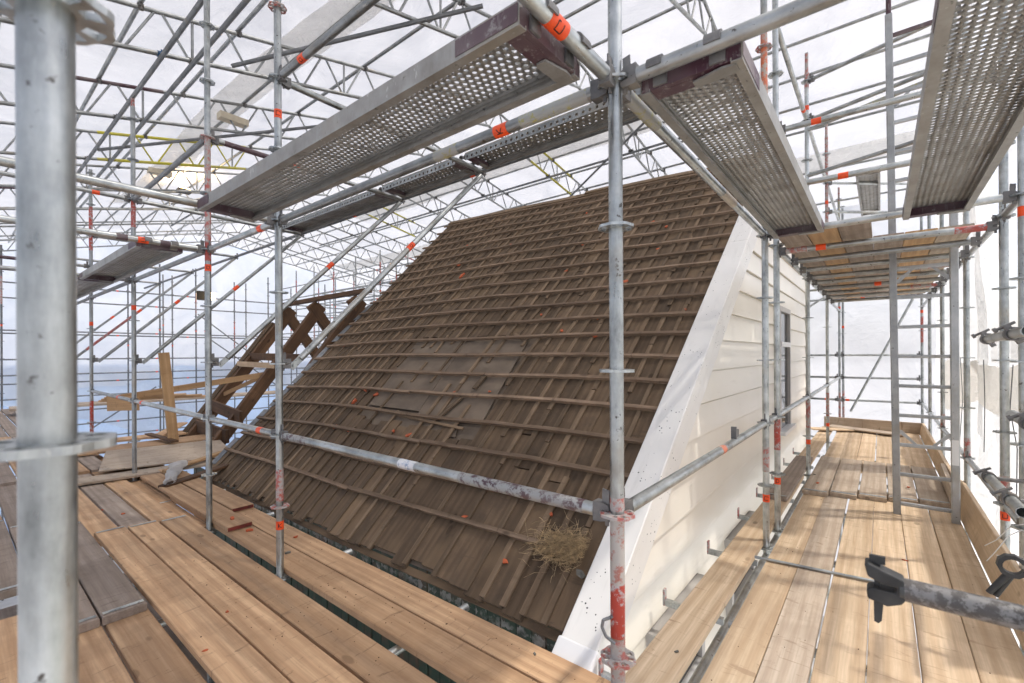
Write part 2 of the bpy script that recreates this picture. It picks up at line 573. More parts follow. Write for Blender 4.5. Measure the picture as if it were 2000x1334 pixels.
def rosette_me(fine=True):
    k = ('ros', fine)
    if k in _mc:
        return _mc[k]
    mb = MB()
    if not fine:
        mb.cyl((0, 0, -0.005), (0, 0, 0.005), 0.058, n=10)
        _mc[k] = mb.mesh('rosette')
        return _mc[k]
    N = 48
    radii = [0.0245, 0.034, 0.053, 0.0615]
    hz = 0.0048
    def pt(i, r, z):
        a = 2 * math.pi * i / N
        rr = radii[r]
        if r == 3:
            rr = 0.0595 + 0.0025 * math.cos(8 * a)
        return (rr * math.cos(a), rr * math.sin(a), z)
    solid = lambda i, b: b != 1 or (i % 6) in (2, 3) or ((i // 6) % 2 == 1 and (i % 6) in (1, 4))
    idx = {}
    vs = []
    for i in range(N):
        for r in range(4):
            for s_ in (-1, 1):
                idx[i, r, s_] = len(vs)
                vs.append(pt(i, r, s_ * hz))
    fs = []
    for i in range(N):
        j = (i + 1) % N
        for b in range(3):
            if not solid(i, b):
                for (r, flip) in ((b, 1), (b + 1, 0)):
                    q = (idx[i, r, -1], idx[j, r, -1], idx[j, r, 1], idx[i, r, 1])
                    fs.append(q)
                continue
            fs.append((idx[i, b, 1], idx[i, b + 1, 1], idx[j, b + 1, 1], idx[j, b, 1]))
            fs.append((idx[i, b, -1], idx[j, b, -1], idx[j, b + 1, -1], idx[i, b + 1, -1]))
            if b == 1:
                if not solid((i - 1) % N, 1):
                    fs.append((idx[i, 1, -1], idx[i, 2, -1], idx[i, 2, 1], idx[i, 1, 1]))
                if not solid(j, 1):
                    fs.append((idx[j, 1, -1], idx[j, 1, 1], idx[j, 2, 1], idx[j, 2, -1]))
        fs.append((idx[i, 3, -1], idx[j, 3, -1], idx[j, 3, 1], idx[i, 3, 1]))
        fs.append((idx[i, 0, -1], idx[i, 0, 1], idx[j, 0, 1], idx[j, 0, -1]))
    mb.add(vs, fs)
    _mc[k] = fixn(mb.mesh('rosette'))
    return _mc[k]


def tape_me(L=0.055, r=TR + 0.0012, n=20):
    k = ('tape', L, r, n)
    if k not in _mc:
        mb = MB()
        mb.cyl((0, 0, -L / 2), (0, 0, L / 2), r, n=n)
        _mc[k] = mb.mesh('tape')
    return _mc[k]


def glyph_me(kind, r=TR + 0.0022):
    """hand-drawn marker sign bent round a tube (angle 0 = local +X, height = local Z)"""
    k = ('gl', kind, r)
    if k in _mc:
        return _mc[k]
    st = {'C': [((0.015, 0.014), (-0.012, 0.014)), ((-0.012, 0.014), (-0.012, -0.014)), ((-0.012, -0.014), (0.015, -0.014)), ((0.015, 0.014), (0.015, 0.004))],
          'U': [((-0.012, 0.014), (-0.012, -0.013)), ((-0.012, -0.013), (0.012, -0.013)), ((0.012, -0.013), (0.012, 0.014))],
          'K': [((-0.01, 0.015), (-0.01, -0.015)), ((-0.01, 0), (0.011, 0.014)), ((-0.01, 0), (0.011, -0.014))],
          'D': [((-0.01, 0.014), (-0.01, -0.014)), ((-0.01, 0.014), (0.008, 0.012)), ((0.008, 0.012), (0.012, 0)), ((0.012, 0), (0.008, -0.012)), ((0.008, -0.012), (-0.01, -0.014))]}[kind]
    mb = MB()
    for a, b in st:
        a, b = Vector(a), Vector(b)
        d = (b - a).normalized()
        pr = Vector((-d.y, d.x)) * 0.002
        steps = 4
        vs = []
        for i in range(steps + 1):
            p = a.lerp(b, i / steps)
            for q in (p + pr, p - pr):
                an = q.x / r
                vs.append((r * math.cos(an), r * math.sin(an), q.y))
        mb.add(vs, [(2 * i, 2 * i + 1, 2 * i + 3, 2 * i + 2) for i in range(steps)])
    _mc[k] = mb.mesh('glyph')
    return _mc[k]


def facing(p, axis=Vector((0, 0, 1))):
    """rotation that turns local +X of a tube (local Z = axis) towards the open side where people read it"""
    z = Vector(axis).normalized()
    x = (Vector((0, 0, 0)) - Vector(p))
    x = (x - z * x.dot(z)).normalized()
    y = z.cross(x)
    return Matrix((x, y, z)).transposed().to_4x4()


def standard(x, y, z0, z1, label, group=None, ros=(), tapes=(), paint=(), mat='galv', fine=True, spigot=None, n=18, glyph=None, rosmat=None):
    t = thing('scaffold_standard', label, 'scaffold pole', (x, y, z0), group)
    ob('tube', tube_me(z1 - z0, TR, n), mat, t, T((0, 0, 0)))
    for z in ros:
        m_ = rosmat.get(z, mat) if rosmat else mat
        ob('rosette', rosette_me(fine), m_, t, T((0, 0, z - z0)) @ Matrix.Rotation(0.2, 4, 'Z'))
    for k, z in enumerate(tapes):
        tp = ob('tape_band', tape_me(0.06), 'tape', t, T((0, 0, z - z0)))
        if glyph:
            ob('tape_mark', glyph_me(glyph[k % len(glyph)]), 'ink', tp, facing((x, y, z)))
    for (a, b, m_) in paint:
        ob('painted_section', tube_me(b - a, TR + 0.0008, n), m_, t, T((0, 0, a - z0)))
    if spigot:
        ob('spigot', tube_me(spigot[0], 0.0195, 10), spigot[1], t, T((0, 0, z1 - z0)))
    return t


def head_me():
    if 'head' in _mc:
        return _mc['head']
    mb = MB()      # local Z points from the tube into the rosette; local Y is up
    prof = [(-0.034, 0.0), (-0.034, 0.03), (-0.026, 0.058), (-0.008, 0.062), (-0.008, 0.03), (0.008, 0.03), (0.008, 0.062), (0.026, 0.058), (0.034, 0.03), (0.034, 0.0)]
    vs = []
    for (yy, zz) in prof:
        w_ = 0.021 - 0.007 * (zz / 0.062)
        vs += [(-w_, yy, zz), (w_, yy, zz)]
    n = len(prof)
    fs = [(2 * i, 2 * ((i + 1) % n), 2 * ((i + 1) % n) + 1, 2 * i + 1) for i in range(n)]
    fs += [(0, 2, 4, 6, 8, 10, 12, 14, 16, 18)[::1], (1, 19, 17, 15, 13, 11, 9, 7, 5, 3)]
    mb.add(vs, fs)
    _mc['head'] = fixn(mb.mesh('wedge_head'))
    return _mc['head']


def wedge_me():
    if 'wedge' in _mc:
        return _mc['wedge']
    mb = MB()
    mb.prism([(0.040, -0.05), (0.052, -0.05), (0.056, 0.075), (0.03, 0.08), (0.028, 0.05)], -0.003, 0.003, 'x')
    me = mb.mesh('wedge')
    for v in me.vertices:      # profile given as (z, y)
        v.co = (v.co.x, v.co.z, v.co.y)
    _mc['wedge'] = fixn(me)
    return _mc['wedge']


def ledger(p0, p1, label, group=None, mat='galv', heads=True, tapes=(), paint=(), glyph=None, name='scaffold_ledger', cat='scaffold tube', trim=0.085, n=16, headmat='cast', tapeL=0.07):
    p0, p1 = Vector(p0), Vector(p1)
    d = (p1 - p0).normalized()
    L = (p1 - p0).length
    zax = d
    yax = Vector((0, 0, 1))
    yax = (yax - zax * yax.dot(zax)).normalized() if abs(zax.z) < 0.99 else Vector((0, 1, 0))
    xax = yax.cross(zax)
    rot = Matrix((xax, yax, zax)).transposed()
    t = thing(name, label, cat, p0, group, rot)
    tr = trim if heads else 0.0
    ob('tube', tube_me(L - 2 * tr, TR, n), mat, t, T((0, 0, tr)))
    if heads:
        flip = Matrix.Rotation(math.pi, 4, 'Y')
        for (zz, fl) in ((tr, True), (L - tr, False)):
            mw = T((0, 0, zz)) @ (flip if fl else Matrix.Identity(4))
            h = ob('wedge_head', head_me(), headmat, t, mw)
            ob('wedge', wedge_me(), headmat, h, Matrix.Identity(4))
    for k, f in enumerate(tapes):
        tp = ob('tape_band', tape_me(tapeL), 'tape', t, T((0, 0, f * L)))
        if glyph:
            pm = p0 + d * f * L
            ob('tape_mark', glyph_me(glyph[k % len(glyph)]), 'ink', tp, rot.to_4x4().inverted() @ facing(pm, d))
    for (a, b, m_) in paint:
        ob('painted_section', tube_me((b - a) * L, TR + 0.0008, n), m_, t, T((0, 0, a * L)))
    return t


def board_me(L, W, H, seed=0, ch=0.004, bend=0.004):
    rnd = random.Random(seed)
    k = max(2, int(L / 0.35))
    prof = [(-W / 2 + ch, -H / 2), (W / 2 - ch, -H / 2), (W / 2, -H / 2 + ch), (W / 2, H / 2 - ch), (W / 2 - ch, H / 2), (-W / 2 + ch, H / 2), (-W / 2, H / 2 - ch), (-W / 2, -H / 2 + ch)]
    mb = MB()
    a1, a2, ph = rnd.uniform(-bend, bend), rnd.uniform(-bend, bend), rnd.uniform(0, 6)
    vs = []
    for i in range(k + 1):
        x = L * i / k
        dz = a1 * math.sin(3.1 * i / k) + a2 * math.sin(6 * i / k + ph) * 0.4
        dy = a2 * math.sin(3.1 * i / k)
        vs += [(x, p[0] + dy, p[1] + dz) for p in prof]
    fs = [(8 * i + j, 8 * i + (j + 1) % 8, 8 * i + 8 + (j + 1) % 8, 8 * i + 8 + j) for i in range(k) for j in range(8)]
    fs += [tuple(range(8))[::-1], tuple(range(8 * k, 8 * k + 8))]
    mb.add(vs, fs)
    return fixn(mb.mesh('board'))


_bseed = [0]


def board(p0, p1, W, H, mat, label, group=None, bands=(), name='scaffold_board', cat='board', roll=0.0, parent=None, bend=0.004):
    """p0, p1: ends of the centre line of the TOP face"""
    p0, p1 = Vector(p0), Vector(p1)
    d = (p1 - p0)
    L = d.length
    x = d.normalized()
    z = Vector((0, 0, 1))
    z = (z - x * z.dot(x)).normalized() if abs(x.z) < 0.98 else Vector((1, 0, 0))
    y = z.cross(x)
    rot = Matrix((x, y, z)).transposed() @ Matrix.Rotation(roll, 3, 'X')
    _bseed[0] += 1
    me = board_me(L, W, H, _bseed[0], bend=bend)
    mw = T(p0) @ rot.to_4x4() @ T((0, 0, -H / 2))
    if parent is not None:
        return ob(name, me, mat, parent, MWD[parent.name].inverted() @ mw)
    o = ob(name, me, mat, None, mw)
    tag(o, label, cat, group)
    for e in bands:
        xx = 0.045 if e == 0 else L - 0.045
        k = ('band', round(W, 3))
        if k not in _mc:
            mb = MB()
            mb.box((0, 0, 0), (0.03, W * 0.92, 0.002))
            for q in range(int(W * 0.9 / 0.02)):
                mb.box((0.004 * (-1) ** q, -W * 0.43 + q * 0.02, 0.0015), (0.008, 0.008, 0.0015))
            _mc[k] = mb.mesh('end_band')
        ob('end_band', _mc[k], 'galv', o, T((xx, 0, H / 2 + 0.004)))
    return o


def coupler_me():
    if 'coup' in _mc:
        return _mc['coup']
    mb = MB()
    # a ring of two half shells round a tube (local Z) with a bolt lug each side
    n = 14
    for (a0, a1) in ((0.15, 2.99), (3.3, 6.13)):
        vs = []
        for i in range(n + 1):
            a = a0 + (a1 - a0) * i / n
            for (r, z) in ((0.0255, -0.026), (0.033, -0.026), (0.033, 0.026), (0.0255, 0.026)):
                vs.append((r * math.cos(a), r * math.sin(a), z))
        fs = [(4 * i + j, 4 * i + (j + 1) % 4, 4 * i + 4 + (j + 1) % 4, 4 * i + 4 + j) for i in range(n) for j in range(4)]
        fs += [(0, 1, 2, 3), (4 * n + 3, 4 * n + 2, 4 * n + 1, 4 * n)]
        mb.add(vs, fs)
    mb.box((0.041, 0, 0), (0.022, 0.024, 0.04))
    mb.box((-0.041, 0, 0), (0.022, 0.02, 0.045))
    mb.cyl((0.046, -0.05, 0), (0.046, 0.035, 0), 0.007, n=8)
    mb.cyl((0.046, -0.05, 0), (0.046, -0.036, 0), 0.013, n=6)
    _mc['coup'] = fixn(mb.mesh('coupler'))
    return _mc['coup']


# ================================================================== ground
gm = MB()
gm.add([(-400, -400, -7), (400, -400, -7), (400, 400, -7), (-400, 400, -7)], [(0, 1, 2, 3)])
pv = MB()
pv.box((-9, 8, -7.05), (780, 780, 0.12))  # pale ground added to bounce light onto the sheets and brighten board gaps
lw = MB()
lw.add([(3.5, 1, -6.985), (14, 1, -6.985), (14, 9, -6.985), (3.5, 9, -6.985)], [(0, 1, 2, 3)])
tag(ob('lawn', lw.mesh('lawn'), 'grass'), 'patch of green lawn beside the house', None, None, 'structure')
tag(ob('bounce_paving', pv.mesh('bounce_paving'), 'bouncepaving'), 'added pale ground round the house that bounces light up', None, None, 'structure')
g = ob('ground', gm.mesh('ground'), 'grass')
tag(g, 'green grass around the house', None, None, 'structure')


# ================================================================== the sheeted hall
Y0H, YRH, Y1H = -0.75, 6.8, 14.6            # low edge, ridge and far low edge of the temporary roof
XR, XF = 1.05, -22.6                        # side sheet and far sheet
H0, SL1, SL2, GH = 2.92, 0.24, 0.17, 0.45   # girder: bottom chord height at y = 0, slopes, depth


def zbot(y):
    return H0 + SL1 * y if y <= YRH else H0 + SL1 * YRH - SL2 * (y - YRH)


def sheet(name, fn, nu, nv, mat, label, amp=0.02, sc=1.3, thing_=True, group=None):
    mb = MB()
    vs = []
    for i in range(nu + 1):
        for j in range(nv + 1):
            p = Vector(fn(i / nu, j / nv))
            q = noise.noise_vector(p * sc) * amp
            vs.append(p + q)
    mb.add(vs, [(i * (nv + 1) + j, (i + 1) * (nv + 1) + j, (i + 1) * (nv + 1) + j + 1, i * (nv + 1) + j + 1) for i in range(nu) for j in range(nv)], True)
    o = ob(name, mb.mesh(name), mat)
    return tag(o, label, 'plastic sheet', group)


SHG = 'plastic sheeting round the scaffold'
zs = lambda y: zbot(y) + GH + 0.10
sheet('plastic_sheet', lambda u, v: (XF + (XR - XF) * u, Y0H + (YRH - Y0H) * v, zs(Y0H + (YRH - Y0H) * v)), 150, 60, 'sheetroof',
      'white translucent roof sheeting overhead on the near slope above the scaffold', 0.05, 2.2, group=SHG)
sheet('plastic_sheet', lambda u, v: (XF + (XR - XF) * u, YRH + (Y1H - YRH) * v, zs(YRH + (Y1H - YRH) * v)), 150, 60, 'sheetroof',
      'white translucent roof sheeting on the far slope behind the house ridge', 0.05, 2.2, group=SHG)


def fold(y, z):
    return 0.075 * math.sin(y * 5.3 + 0.6 * z) + 0.045 * math.sin(y * 11.7 + 1.3 * math.sin(z * 1.7)) * (0.4 + 0.6 * abs(math.sin(z * 0.9)))


sheet('plastic_sheet', lambda u, v: (XR + fold(Y0H + (Y1H - Y0H) * u, -7 + 10.8 * v), Y0H + (Y1H - Y0H) * u, -7 + (zs(Y0H + (Y1H - Y0H) * u) + 7) * v), 150, 40, 'sheetright',
      'bright white sheeting hanging in folds beside the walkway with the ladder', 0.03, 2.0, group=SHG)
sheet('plastic_sheet', lambda u, v: (XF + (XR - XF) * u, Y1H, -7 + (zs(Y1H) + 7) * v), 80, 30, 'sheetback',
      'white sheeting closing the far end of the walkway behind the gable', 0.05, 1.2, group=SHG)
sheet('plastic_sheet', lambda u, v: (XF + (XR - XF) * u, Y0H, -7 + (zs(Y0H) + 7) * v), 40, 14, 'sheetfill',
      'unseen white sheeting on the outer side of the eaves walkway, clear for fill light', 0.04, 1.2, group=SHG)
hem = lambda u: -1.0 + 0.42 * math.sin(13 * u + 2.0) + 0.2 * math.sin(31 * u)
hem2 = lambda u: -1.75 + 0.75 * math.sin(11 * u + 0.6) + 0.25 * math.sin(27 * u)
yw = lambda u: Y0H + (Y1H - Y0H) * u
sheet('plastic_sheet', lambda u, v: (XF, yw(u), hem(u) + (zs(yw(u)) - hem(u)) * v), 60, 26, 'sheetfar',
      'pale grey sheeting on the distant end wall behind the diagonal braces', 0.06, 0.8, group=SHG)
sheet('plastic_sheet', lambda u, v: (XF - 0.06, yw(u), hem2(u) - 0.5 + (0.15 - hem2(u)) * v), 60, 16, 'sheetskypale',
      'added sheeting tinted pale skylight blue, with a slanting hem, in the middle of the distant end wall', 0.08, 0.8, group=SHG)
sheet('plastic_sheet', lambda u, v: (XF - 0.14, yw(u), -7 + 6.6 * v), 50, 26, 'sheetskylit',
      'sheeting tinted skylight blue along the bottom of the distant end wall', 0.08, 0.8, group=SHG)

# overlapping strips under the roof sheet
for k, (ya, yb, xa, xb, where) in enumerate(((2.75, 3.35, -16, -1.0, 'above the first steel plank'), (8.6, 9.2, -14, -1.5, 'above the house ridge'),
                                           (11.6, 12.3, -20, 0.7, 'low on the far slope'))):
    sheet('sheet_overlap', lambda u, v, ya=ya, yb=yb, xa=xa, xb=xb: (xa + (xb - xa) * u, ya + (yb - ya) * v + 0.08 * math.sin(9 * u), zs(ya + (yb - ya) * v) - 0.045), 60, 4, 'sheetgrey',
          'grey wrinkled overlap strip in the roof sheeting ' + where, 0.02, 3.0, group='overlap strips in the sheeting')
sheet('sheet_overlap', lambda u, v: (XR - 0.14 + 0.05 * math.sin(7 * u), 7.5 + 0.5 * v + 0.1 * math.sin(4 * u), -1 + 5.0 * u), 30, 4, 'sheetgrey',
      'greyish upright overlap strip in the side sheeting', 0.03, 2.0, group='overlap strips in the sheeting')
# loose flap on the inside of the side sheeting, with a sagging hem
sheet('sheet_flap', lambda u, v: (0.86 + 0.07 * math.sin(u * 23) * (0.3 + v) + 0.06 * v, 3.3 + 7.6 * u,
                                  -0.10 - 0.05 * abs(math.sin(u * 11)) - v * (0.62 + 0.22 * math.sin(u * 7.3 + 0.8) + 0.5 * max(0, 0.25 - u))), 90, 16, 'sheetflap',
      'loose cream sheeting flap with a sagging hem tied behind the walkway guard rail', 0.035, 3.0, group='overlap strips in the sheeting')

# printing on the roof sheet (reads from outside, so it is mirrored from within)
def print_line(y, x0, n, hgt, label, z_off=-0.05):
    mb = MB()
    rnd = random.Random(n)
    x = x0
    for i in range(n):
        if i in (5, 6, 13):
            x -= hgt * 0.9
            continue
        ww = hgt * rnd.uniform(0.5, 0.8)
        for (a, b, c, d) in rnd.choice((((0, 0, .2, 1), (.8, 0, 1, 1), (0, .8, 1, 1)), ((0, 0, 1, .2), (0, 0, .2, .7), (.8, 0, 1, .7), (0, .5, 1, .7)), ((0, 0, .2, .7), (.4, 0, .6, .7), (.8, 0, 1, .7), (0, 0, 1, .2)))):
            mb.add([(x - ww * a, y + hgt * b, zs(y + hgt * b) + z_off), (x - ww * c, y + hgt * b, zs(y + hgt * b) + z_off), (x - ww * c, y + hgt * d, zs(y + hgt * d) + z_off), (x - ww * a, y + hgt * d, zs(y + hgt * d) + z_off)], [(0, 1, 2, 3)])
        x -= ww + hgt * 0.3
    o = ob('sheet_print', mb.mesh('sheet_print'), 'print')
    return tag(o, label, 'printed text')


print_line(7.7, -1.4, 24, 0.09, 'small grey reversed lettering printed on the roof sheeting beside a tube')

# ---- lattice girders
GX = [-1.93 - 2.07 * k for k in range(10)]


def girder(x, k):
    t = thing('lattice_girder', 'grey lattice roof girder overhead, %s along the hall from the gable end' % ORD[k], 'roof girder', (x, Y0H, zbot(Y0H)), 'lattice girders under the roof sheeting')
    B = MWD[t.name]
    r, n = (0.02415, 10) if k < 5 else (0.02415, 6)
    rb = 0.0145
    for (ya, yb) in ((Y0H, YRH), (YRH, Y1H)):
        for (nm, dz) in (('bottom_chord', 0), ('top_chord', GH)):
            tube(nm, (x, ya, zbot(ya) + dz), (x, yb, zbot(yb) + dz), 'galvold', t, r, n, B)
        m_ = int(round((yb - ya) / 0.31))
        for i in range(m_):
            a = ya + (yb - ya) * i / m_
            b = ya + (yb - ya) * (i + 1) / m_
            up_ = i % 2 == 0
            tube('lattice_bar', (x, a + 0.03, zbot(a + 0.03) + (0 if up_ else GH)), (x, b - 0.03, zbot(b - 0.03) + (GH if up_ else 0)), 'yellowbright' if k == 4 and 1.6 < a < 3.7 else 'galvold', t, rb, 6, B)
            if i % 6 == 2 and k < 7:
                tube('lattice_post', (x, a, zbot(a)), (x, a, zbot(a) + GH), 'galvold', t, rb, 6, B)
    if k in (2, 4, 5):
        for (nm, dz) in (('yellow_section', 0), ('yellow_section', GH)):
            a, b = (1.6, 3.9) if k == 4 else (8.2, 10.0)
            tube(nm, (x, a, zbot(a) + dz), (x, b, zbot(b) + dz), 'yellowbright', t, r + 0.001, n, B)
    if k in (1, 3, 6):
        tube('purple_section', (x, 0.6, zbot(0.6) + GH), (x, 2.0, zbot(2.0) + GH), 'purple', t, r + 0.001, n, B)
        tube('red_section', (x, 11.0, zbot(11.0)), (x, 12.4, zbot(12.4)), 'red', t, r + 0.001, n, B)


for k, x in enumerate(GX):
    girder(x, k)

# ---- purlins (on the top chords) and tie tubes (under the bottom chords)
PUR = [(0.35, 1), (2.25, 1), (4.0, 1), (5.5, 1), (6.65, 1), (7.6, 1), (9.1, 1), (10.7, 1), (12.4, 1), (14.1, 1), (1.3, 1), (3.1, 1), (8.3, 1), (9.9, 1), (1.47, 0), (1.76, 0), (4.25, 0), (8.9, 0)]
for k, (y, top) in enumerate(PUR):
    z = zbot(y) + (GH + 0.05 if top else -0.05)
    x1 = 0.95 if top else -1.4
    x0 = -22.2 if top else -16.5
    lab = ('grey purlin tube lying on the girders under the sheeting, %s from the eaves side' % ORD[k]) if top else ('dark tie tube clamped under the roof girders, %s from the eaves side' % ORD[k - 14])
    t = thing('roof_purlin' if top else 'tie_tube', lab, 'scaffold tube', (x1, y, z), 'purlins and tie tubes of the temporary roof')
    B = MWD[t.name]
    tube('tube', (x1, y, z), (x0, y, z), 'galvold' if top else 'galvdark', t, TR, 10, B)
    for i, gx in enumerate(GX):
        if i < 7 and gx > x0:
            ob('coupler', coupler_me(), 'blue' if (k == 14 and i == 2) else 'cast', t, B.inverted() @ T((gx, y, z - (0.045 if top else -0.045))) @ Matrix.Rotation(R(90), 4, 'X'))

# diagonal bracing tubes laid slantwise under the girders
for k, (a, b, lab) in enumerate((((-5.85, 2.1), (-3.3, 3.62), 'free-ended brace tube under the roof girders between the two tall poles'),
                                 ((-9.5, 1.5), (-7.0, 4.15), 'dark brace tube under the girders above the yellow girder section'),
                                 ((-13.4, 3.45), (-10.9, 5.3), 'distant brace tube under the girders beyond the glowing lamp'),
                                 ((-3.2, 8.0), (-8.5, 11.5), 'slanting brace tube under the far roof slope above the ridge'))):
    ledger((a[0], a[1], zbot(a[1]) - 0.06), (b[0], b[1], zbot(b[1]) - 0.06), lab, 'wind braces of the temporary roof', 'galvdark', heads=False, name='wind_brace', n=10)

# ================================================================== the house
HB = Vector((-1.14, 2.2, -7))
house = thing('house', 'house with stripped brown roof boarding, white bargeboard and cream gable', 'house', HB)
HI = MWD[house.name].inverted()
N0, N1 = Vector((-1.31, 2.12, -1.50)), Vector((-1.31, 7.62, 2.88))
F0, F1 = Vector((-6.9, 2.12, -1.55)), Vector((-7.4, 7.026, 2.893))


def RP(u, v, h=0.0):
    p = N0 * ((1 - u) * (1 - v)) + N1 * ((1 - u) * v) + F0 * (u * (1 - v)) + F1 * (u * v)
    b = 0.035 * noise.noise(Vector((u * 3.1, v * 3.3, 0.3))) + 0.045 * math.sin(math.pi * min(max(u, 0), 1)) * math.sin(math.pi * min(max(v, 0), 1))
    return p + Vector((0, -0.62, 0.784)) * (h + b)


mb = MB()
nu, nv = 24, 20
vs = [RP(i / nu, j / nv, -0.03) for i in range(nu + 1) for j in range(nv + 1)]
mb.add(vs, [(i * (nv + 1) + j, i * (nv + 1) + j + 1, (i + 1) * (nv + 1) + j + 1, (i + 1) * (nv + 1) + j) for i in range(nu) for j in range(nv)], True)
# far slope of the roof
vs2 = [RP(0, 1, -0.03), RP(1, 1, -0.03), Vector((-7.4, 11.9, 0.6)), Vector((-1.31, 11.9, 0.6))]
mb.add(vs2, [(0, 1, 2, 3)])
roof = ob('roof', mb.mesh('roof'), 'felt', house, HI)


def strip_on_roof(name, u0, v0, u1, v1, wdt, h0, h1, mat, wob=0.0, seg=None, tw=0.0, parent=None):
    """a bar following the roof surface from (u0,v0) to (u1,v1); its own long axis is local X"""
    a, b = RP(u0, v0), RP(u1, v1)
    L = (b - a).length
    k = seg or max(1, int(L / 0.45))
    x = (b - a).normalized()
    z = Vector((0, -0.62, 0.784))
    z = (z - x * z.dot(x)).normalized()
    y = z.cross(x)
    mw = T(a) @ Matrix((x, y, z)).transposed().to_4x4()
    inv = mw.inverted()
    rnd = random.Random(int((u0 * 7919 + v0 * 104729 + u1 * 31) * 1000))
    mb = MB()
    vs = []
    for i in range(k + 1):
        f = i / k
        c = inv @ RP(u0 + (u1 - u0) * f, v0 + (v1 - v0) * f)
        dz = rnd.uniform(-wob, wob) * 0.6 + tw * f
        dy = rnd.uniform(-wob, wob)
        w_ = wdt * (1 + rnd.uniform(-0.06, 0.06))
        for (yy, zz) in ((-w_ / 2, h0), (w_ / 2, h0), (w_ / 2, h1), (-w_ / 2, h1)):
            vs.append((c.x, c.y + yy + dy, c.z + zz + dz))
    fs = [(4 * i + j, 4 * i + (j + 1) % 4, 4 * i + 4 + (j + 1) % 4, 4 * i + 4 + j) for i in range(k) for j in range(4)]
    fs += [(3, 2, 1, 0), (4 * k, 4 * k + 1, 4 * k + 2, 4 * k + 3)]
    mb.add(vs, fs)
    return ob(name, fixn(mb.mesh(name)), mat, roof, mw)   # the roof sits at the world origin


on_roof = strip_on_roof
NB = 36
rr = random.Random(11)
hole = lambda u, v: 0.29 < u < 0.625 - (v - 0.2) * 0.05 and 0.2 < v < 0.385 or (0.30 < u < 0.56 and 0.165 < v <= 0.2)
for c in range(NB):
    u0, u1 = c / NB, (c + 1) / NB
    um = (u0 + u1) / 2
    wd = (RP(u1, 0.5) - RP(u0, 0.5)).length
    cuts = sorted([rr.uniform(-0.008, 0.004)] + [rr.uniform(0.12, 0.9) for _ in range(rr.choice((1, 2, 2)))] + [1.0])
    if 0.28 < um < 0.6:
        cuts = [cuts[0], 0.17 + rr.uniform(-0.01, 0.015), 0.385 + rr.uniform(-0.004, 0.004), rr.uniform(0.55, 0.8), 1.0]
    for a, b in zip(cuts, cuts[1:]):
        if 0.28 < um < 0.6 and 0.15 < a < 0.2:
            continue
        on_roof('roof_board', um, a, um, b - 0.002, wd * 0.965, -0.026, rr.uniform(-0.004, 0.004), 'rboard', 0.0015)
    # cover strip over the joint
    v = -0.004
    while v < 0.985:
        ln = rr.choice((0.09, 0.14, 0.18, 0.27, 0.36))
        e = min(v + ln, 0.995)
        if not hole(u0, (v + e) / 2) and rr.random() < 0.93 and c > 0:
            on_roof('cover_strip', u0 + rr.uniform(-.0015, .0015), v, u0 + rr.uniform(-.0015, .0015), e - rr.choice((0.0015, 0.0015, 0.02)), 0.042 * rr.uniform(.8, 1.15), 0.001, 0.016, 'rstrip', 0.001)
        elif hole(u0, (v + e) / 2) and rr.random() < 0.4:
            vv = rr.uniform(v, e)
            on_roof('cover_strip', u0, vv, u0 + rr.uniform(-.006, .006), vv + 0.05, 0.035, 0.004, 0.018, 'rstrip', 0.001)
        v = e
# smooth underlay panels where boards are missing
for (ua, ub, va, vb, h) in ((0.292, 0.455, 0.195, 0.372, -0.008), (0.457, 0.61, 0.205, 0.384, -0.006), (0.33, 0.56, 0.168, 0.2, -0.018)):
    mb = MB()
    k = 8
    vs = [RP(ua + (ub - ua) * i / k + (0.02 * (j / k - .5)), va + (vb - va) * j / k, h + hh) for hh in (0, 0.006) for i in range(k + 1) for j in range(k + 1)]
    q = (k + 1) ** 2
    fs = []
    for i in range(k):
        for j in range(k):
            a = i * (k + 1) + j
            fs += [(a, a + 1, a + k + 2, a + k + 1), (q + a, q + a + k + 1, q + a + k + 2, q + a + 1)]
    for i in range(k):
        for (a, b) in ((i, i + 1), (k * (k + 1) + i, k * (k + 1) + i + 1)):
            fs.append((a, b, q + b, q + a))
        for (a, b) in ((i * (k + 1), (i + 1) * (k + 1)), (i * (k + 1) + k, (i + 1) * (k + 1) + k)):
            fs.append((a, b, q + b, q + a))
    mb.add(vs, fs)
    ob('underlay_panel', fixn(mb.mesh('underlay_panel')), 'felt', roof, Matrix.Identity(4))
for (ua, va, ub, vb, wd, h) in ((0.38, 0.196, 0.36, 0.236, 0.05, 0.02), (0.345, 0.255, 0.34, 0.285, 0.06, 0.02), (0.56, 0.196, 0.31, 0.18, 0.03, 0.012), (0.31, 0.372, 0.345, 0.388, 0.04, 0.012)):
    on_roof('loose_strip', ua, va, ub, vb, wd, h - 0.004, h + 0.012, 'rstrip', 0.001)
# tile battens
for k in range(21):
    v = 0.056 + 0.0455 * k
    c1 = rr.uniform(0.25, 0.75)
    o1, o2 = rr.uniform(-.0025, .0025), rr.uniform(-.0025, .0025)
    uu0 = 0.05 if k == 0 else 0.002
    on_roof('tile_batten', uu0, v + o1, c1, v + o2, 0.034, 0.018, 0.046, 'batten', 0.004, 14)
    on_roof('tile_batten', c1 + 0.001, v + o2 + rr.uniform(-.002, .002), 1.003, v + o1 + rr.uniform(-.003, .003), 0.034, 0.018, 0.046, 'batten', 0.004, 14)
on_roof('ridge_board', 0.0, 0.996, 1.0, 0.996, 0.12, 0.0, 0.03, 'rstrip', 0.003, 16)
on_roof('ridge_fragment', 0.47, 1.0, 0.36, 1.002, 0.1, 0.03, 0.06, 'rstrip', 0.004, 4)
on_roof('ridge_fragment', 0.12, 1.002, 0.0, 1.004, 0.14, 0.03, 0.08, 'rstrip', 0.004, 4)
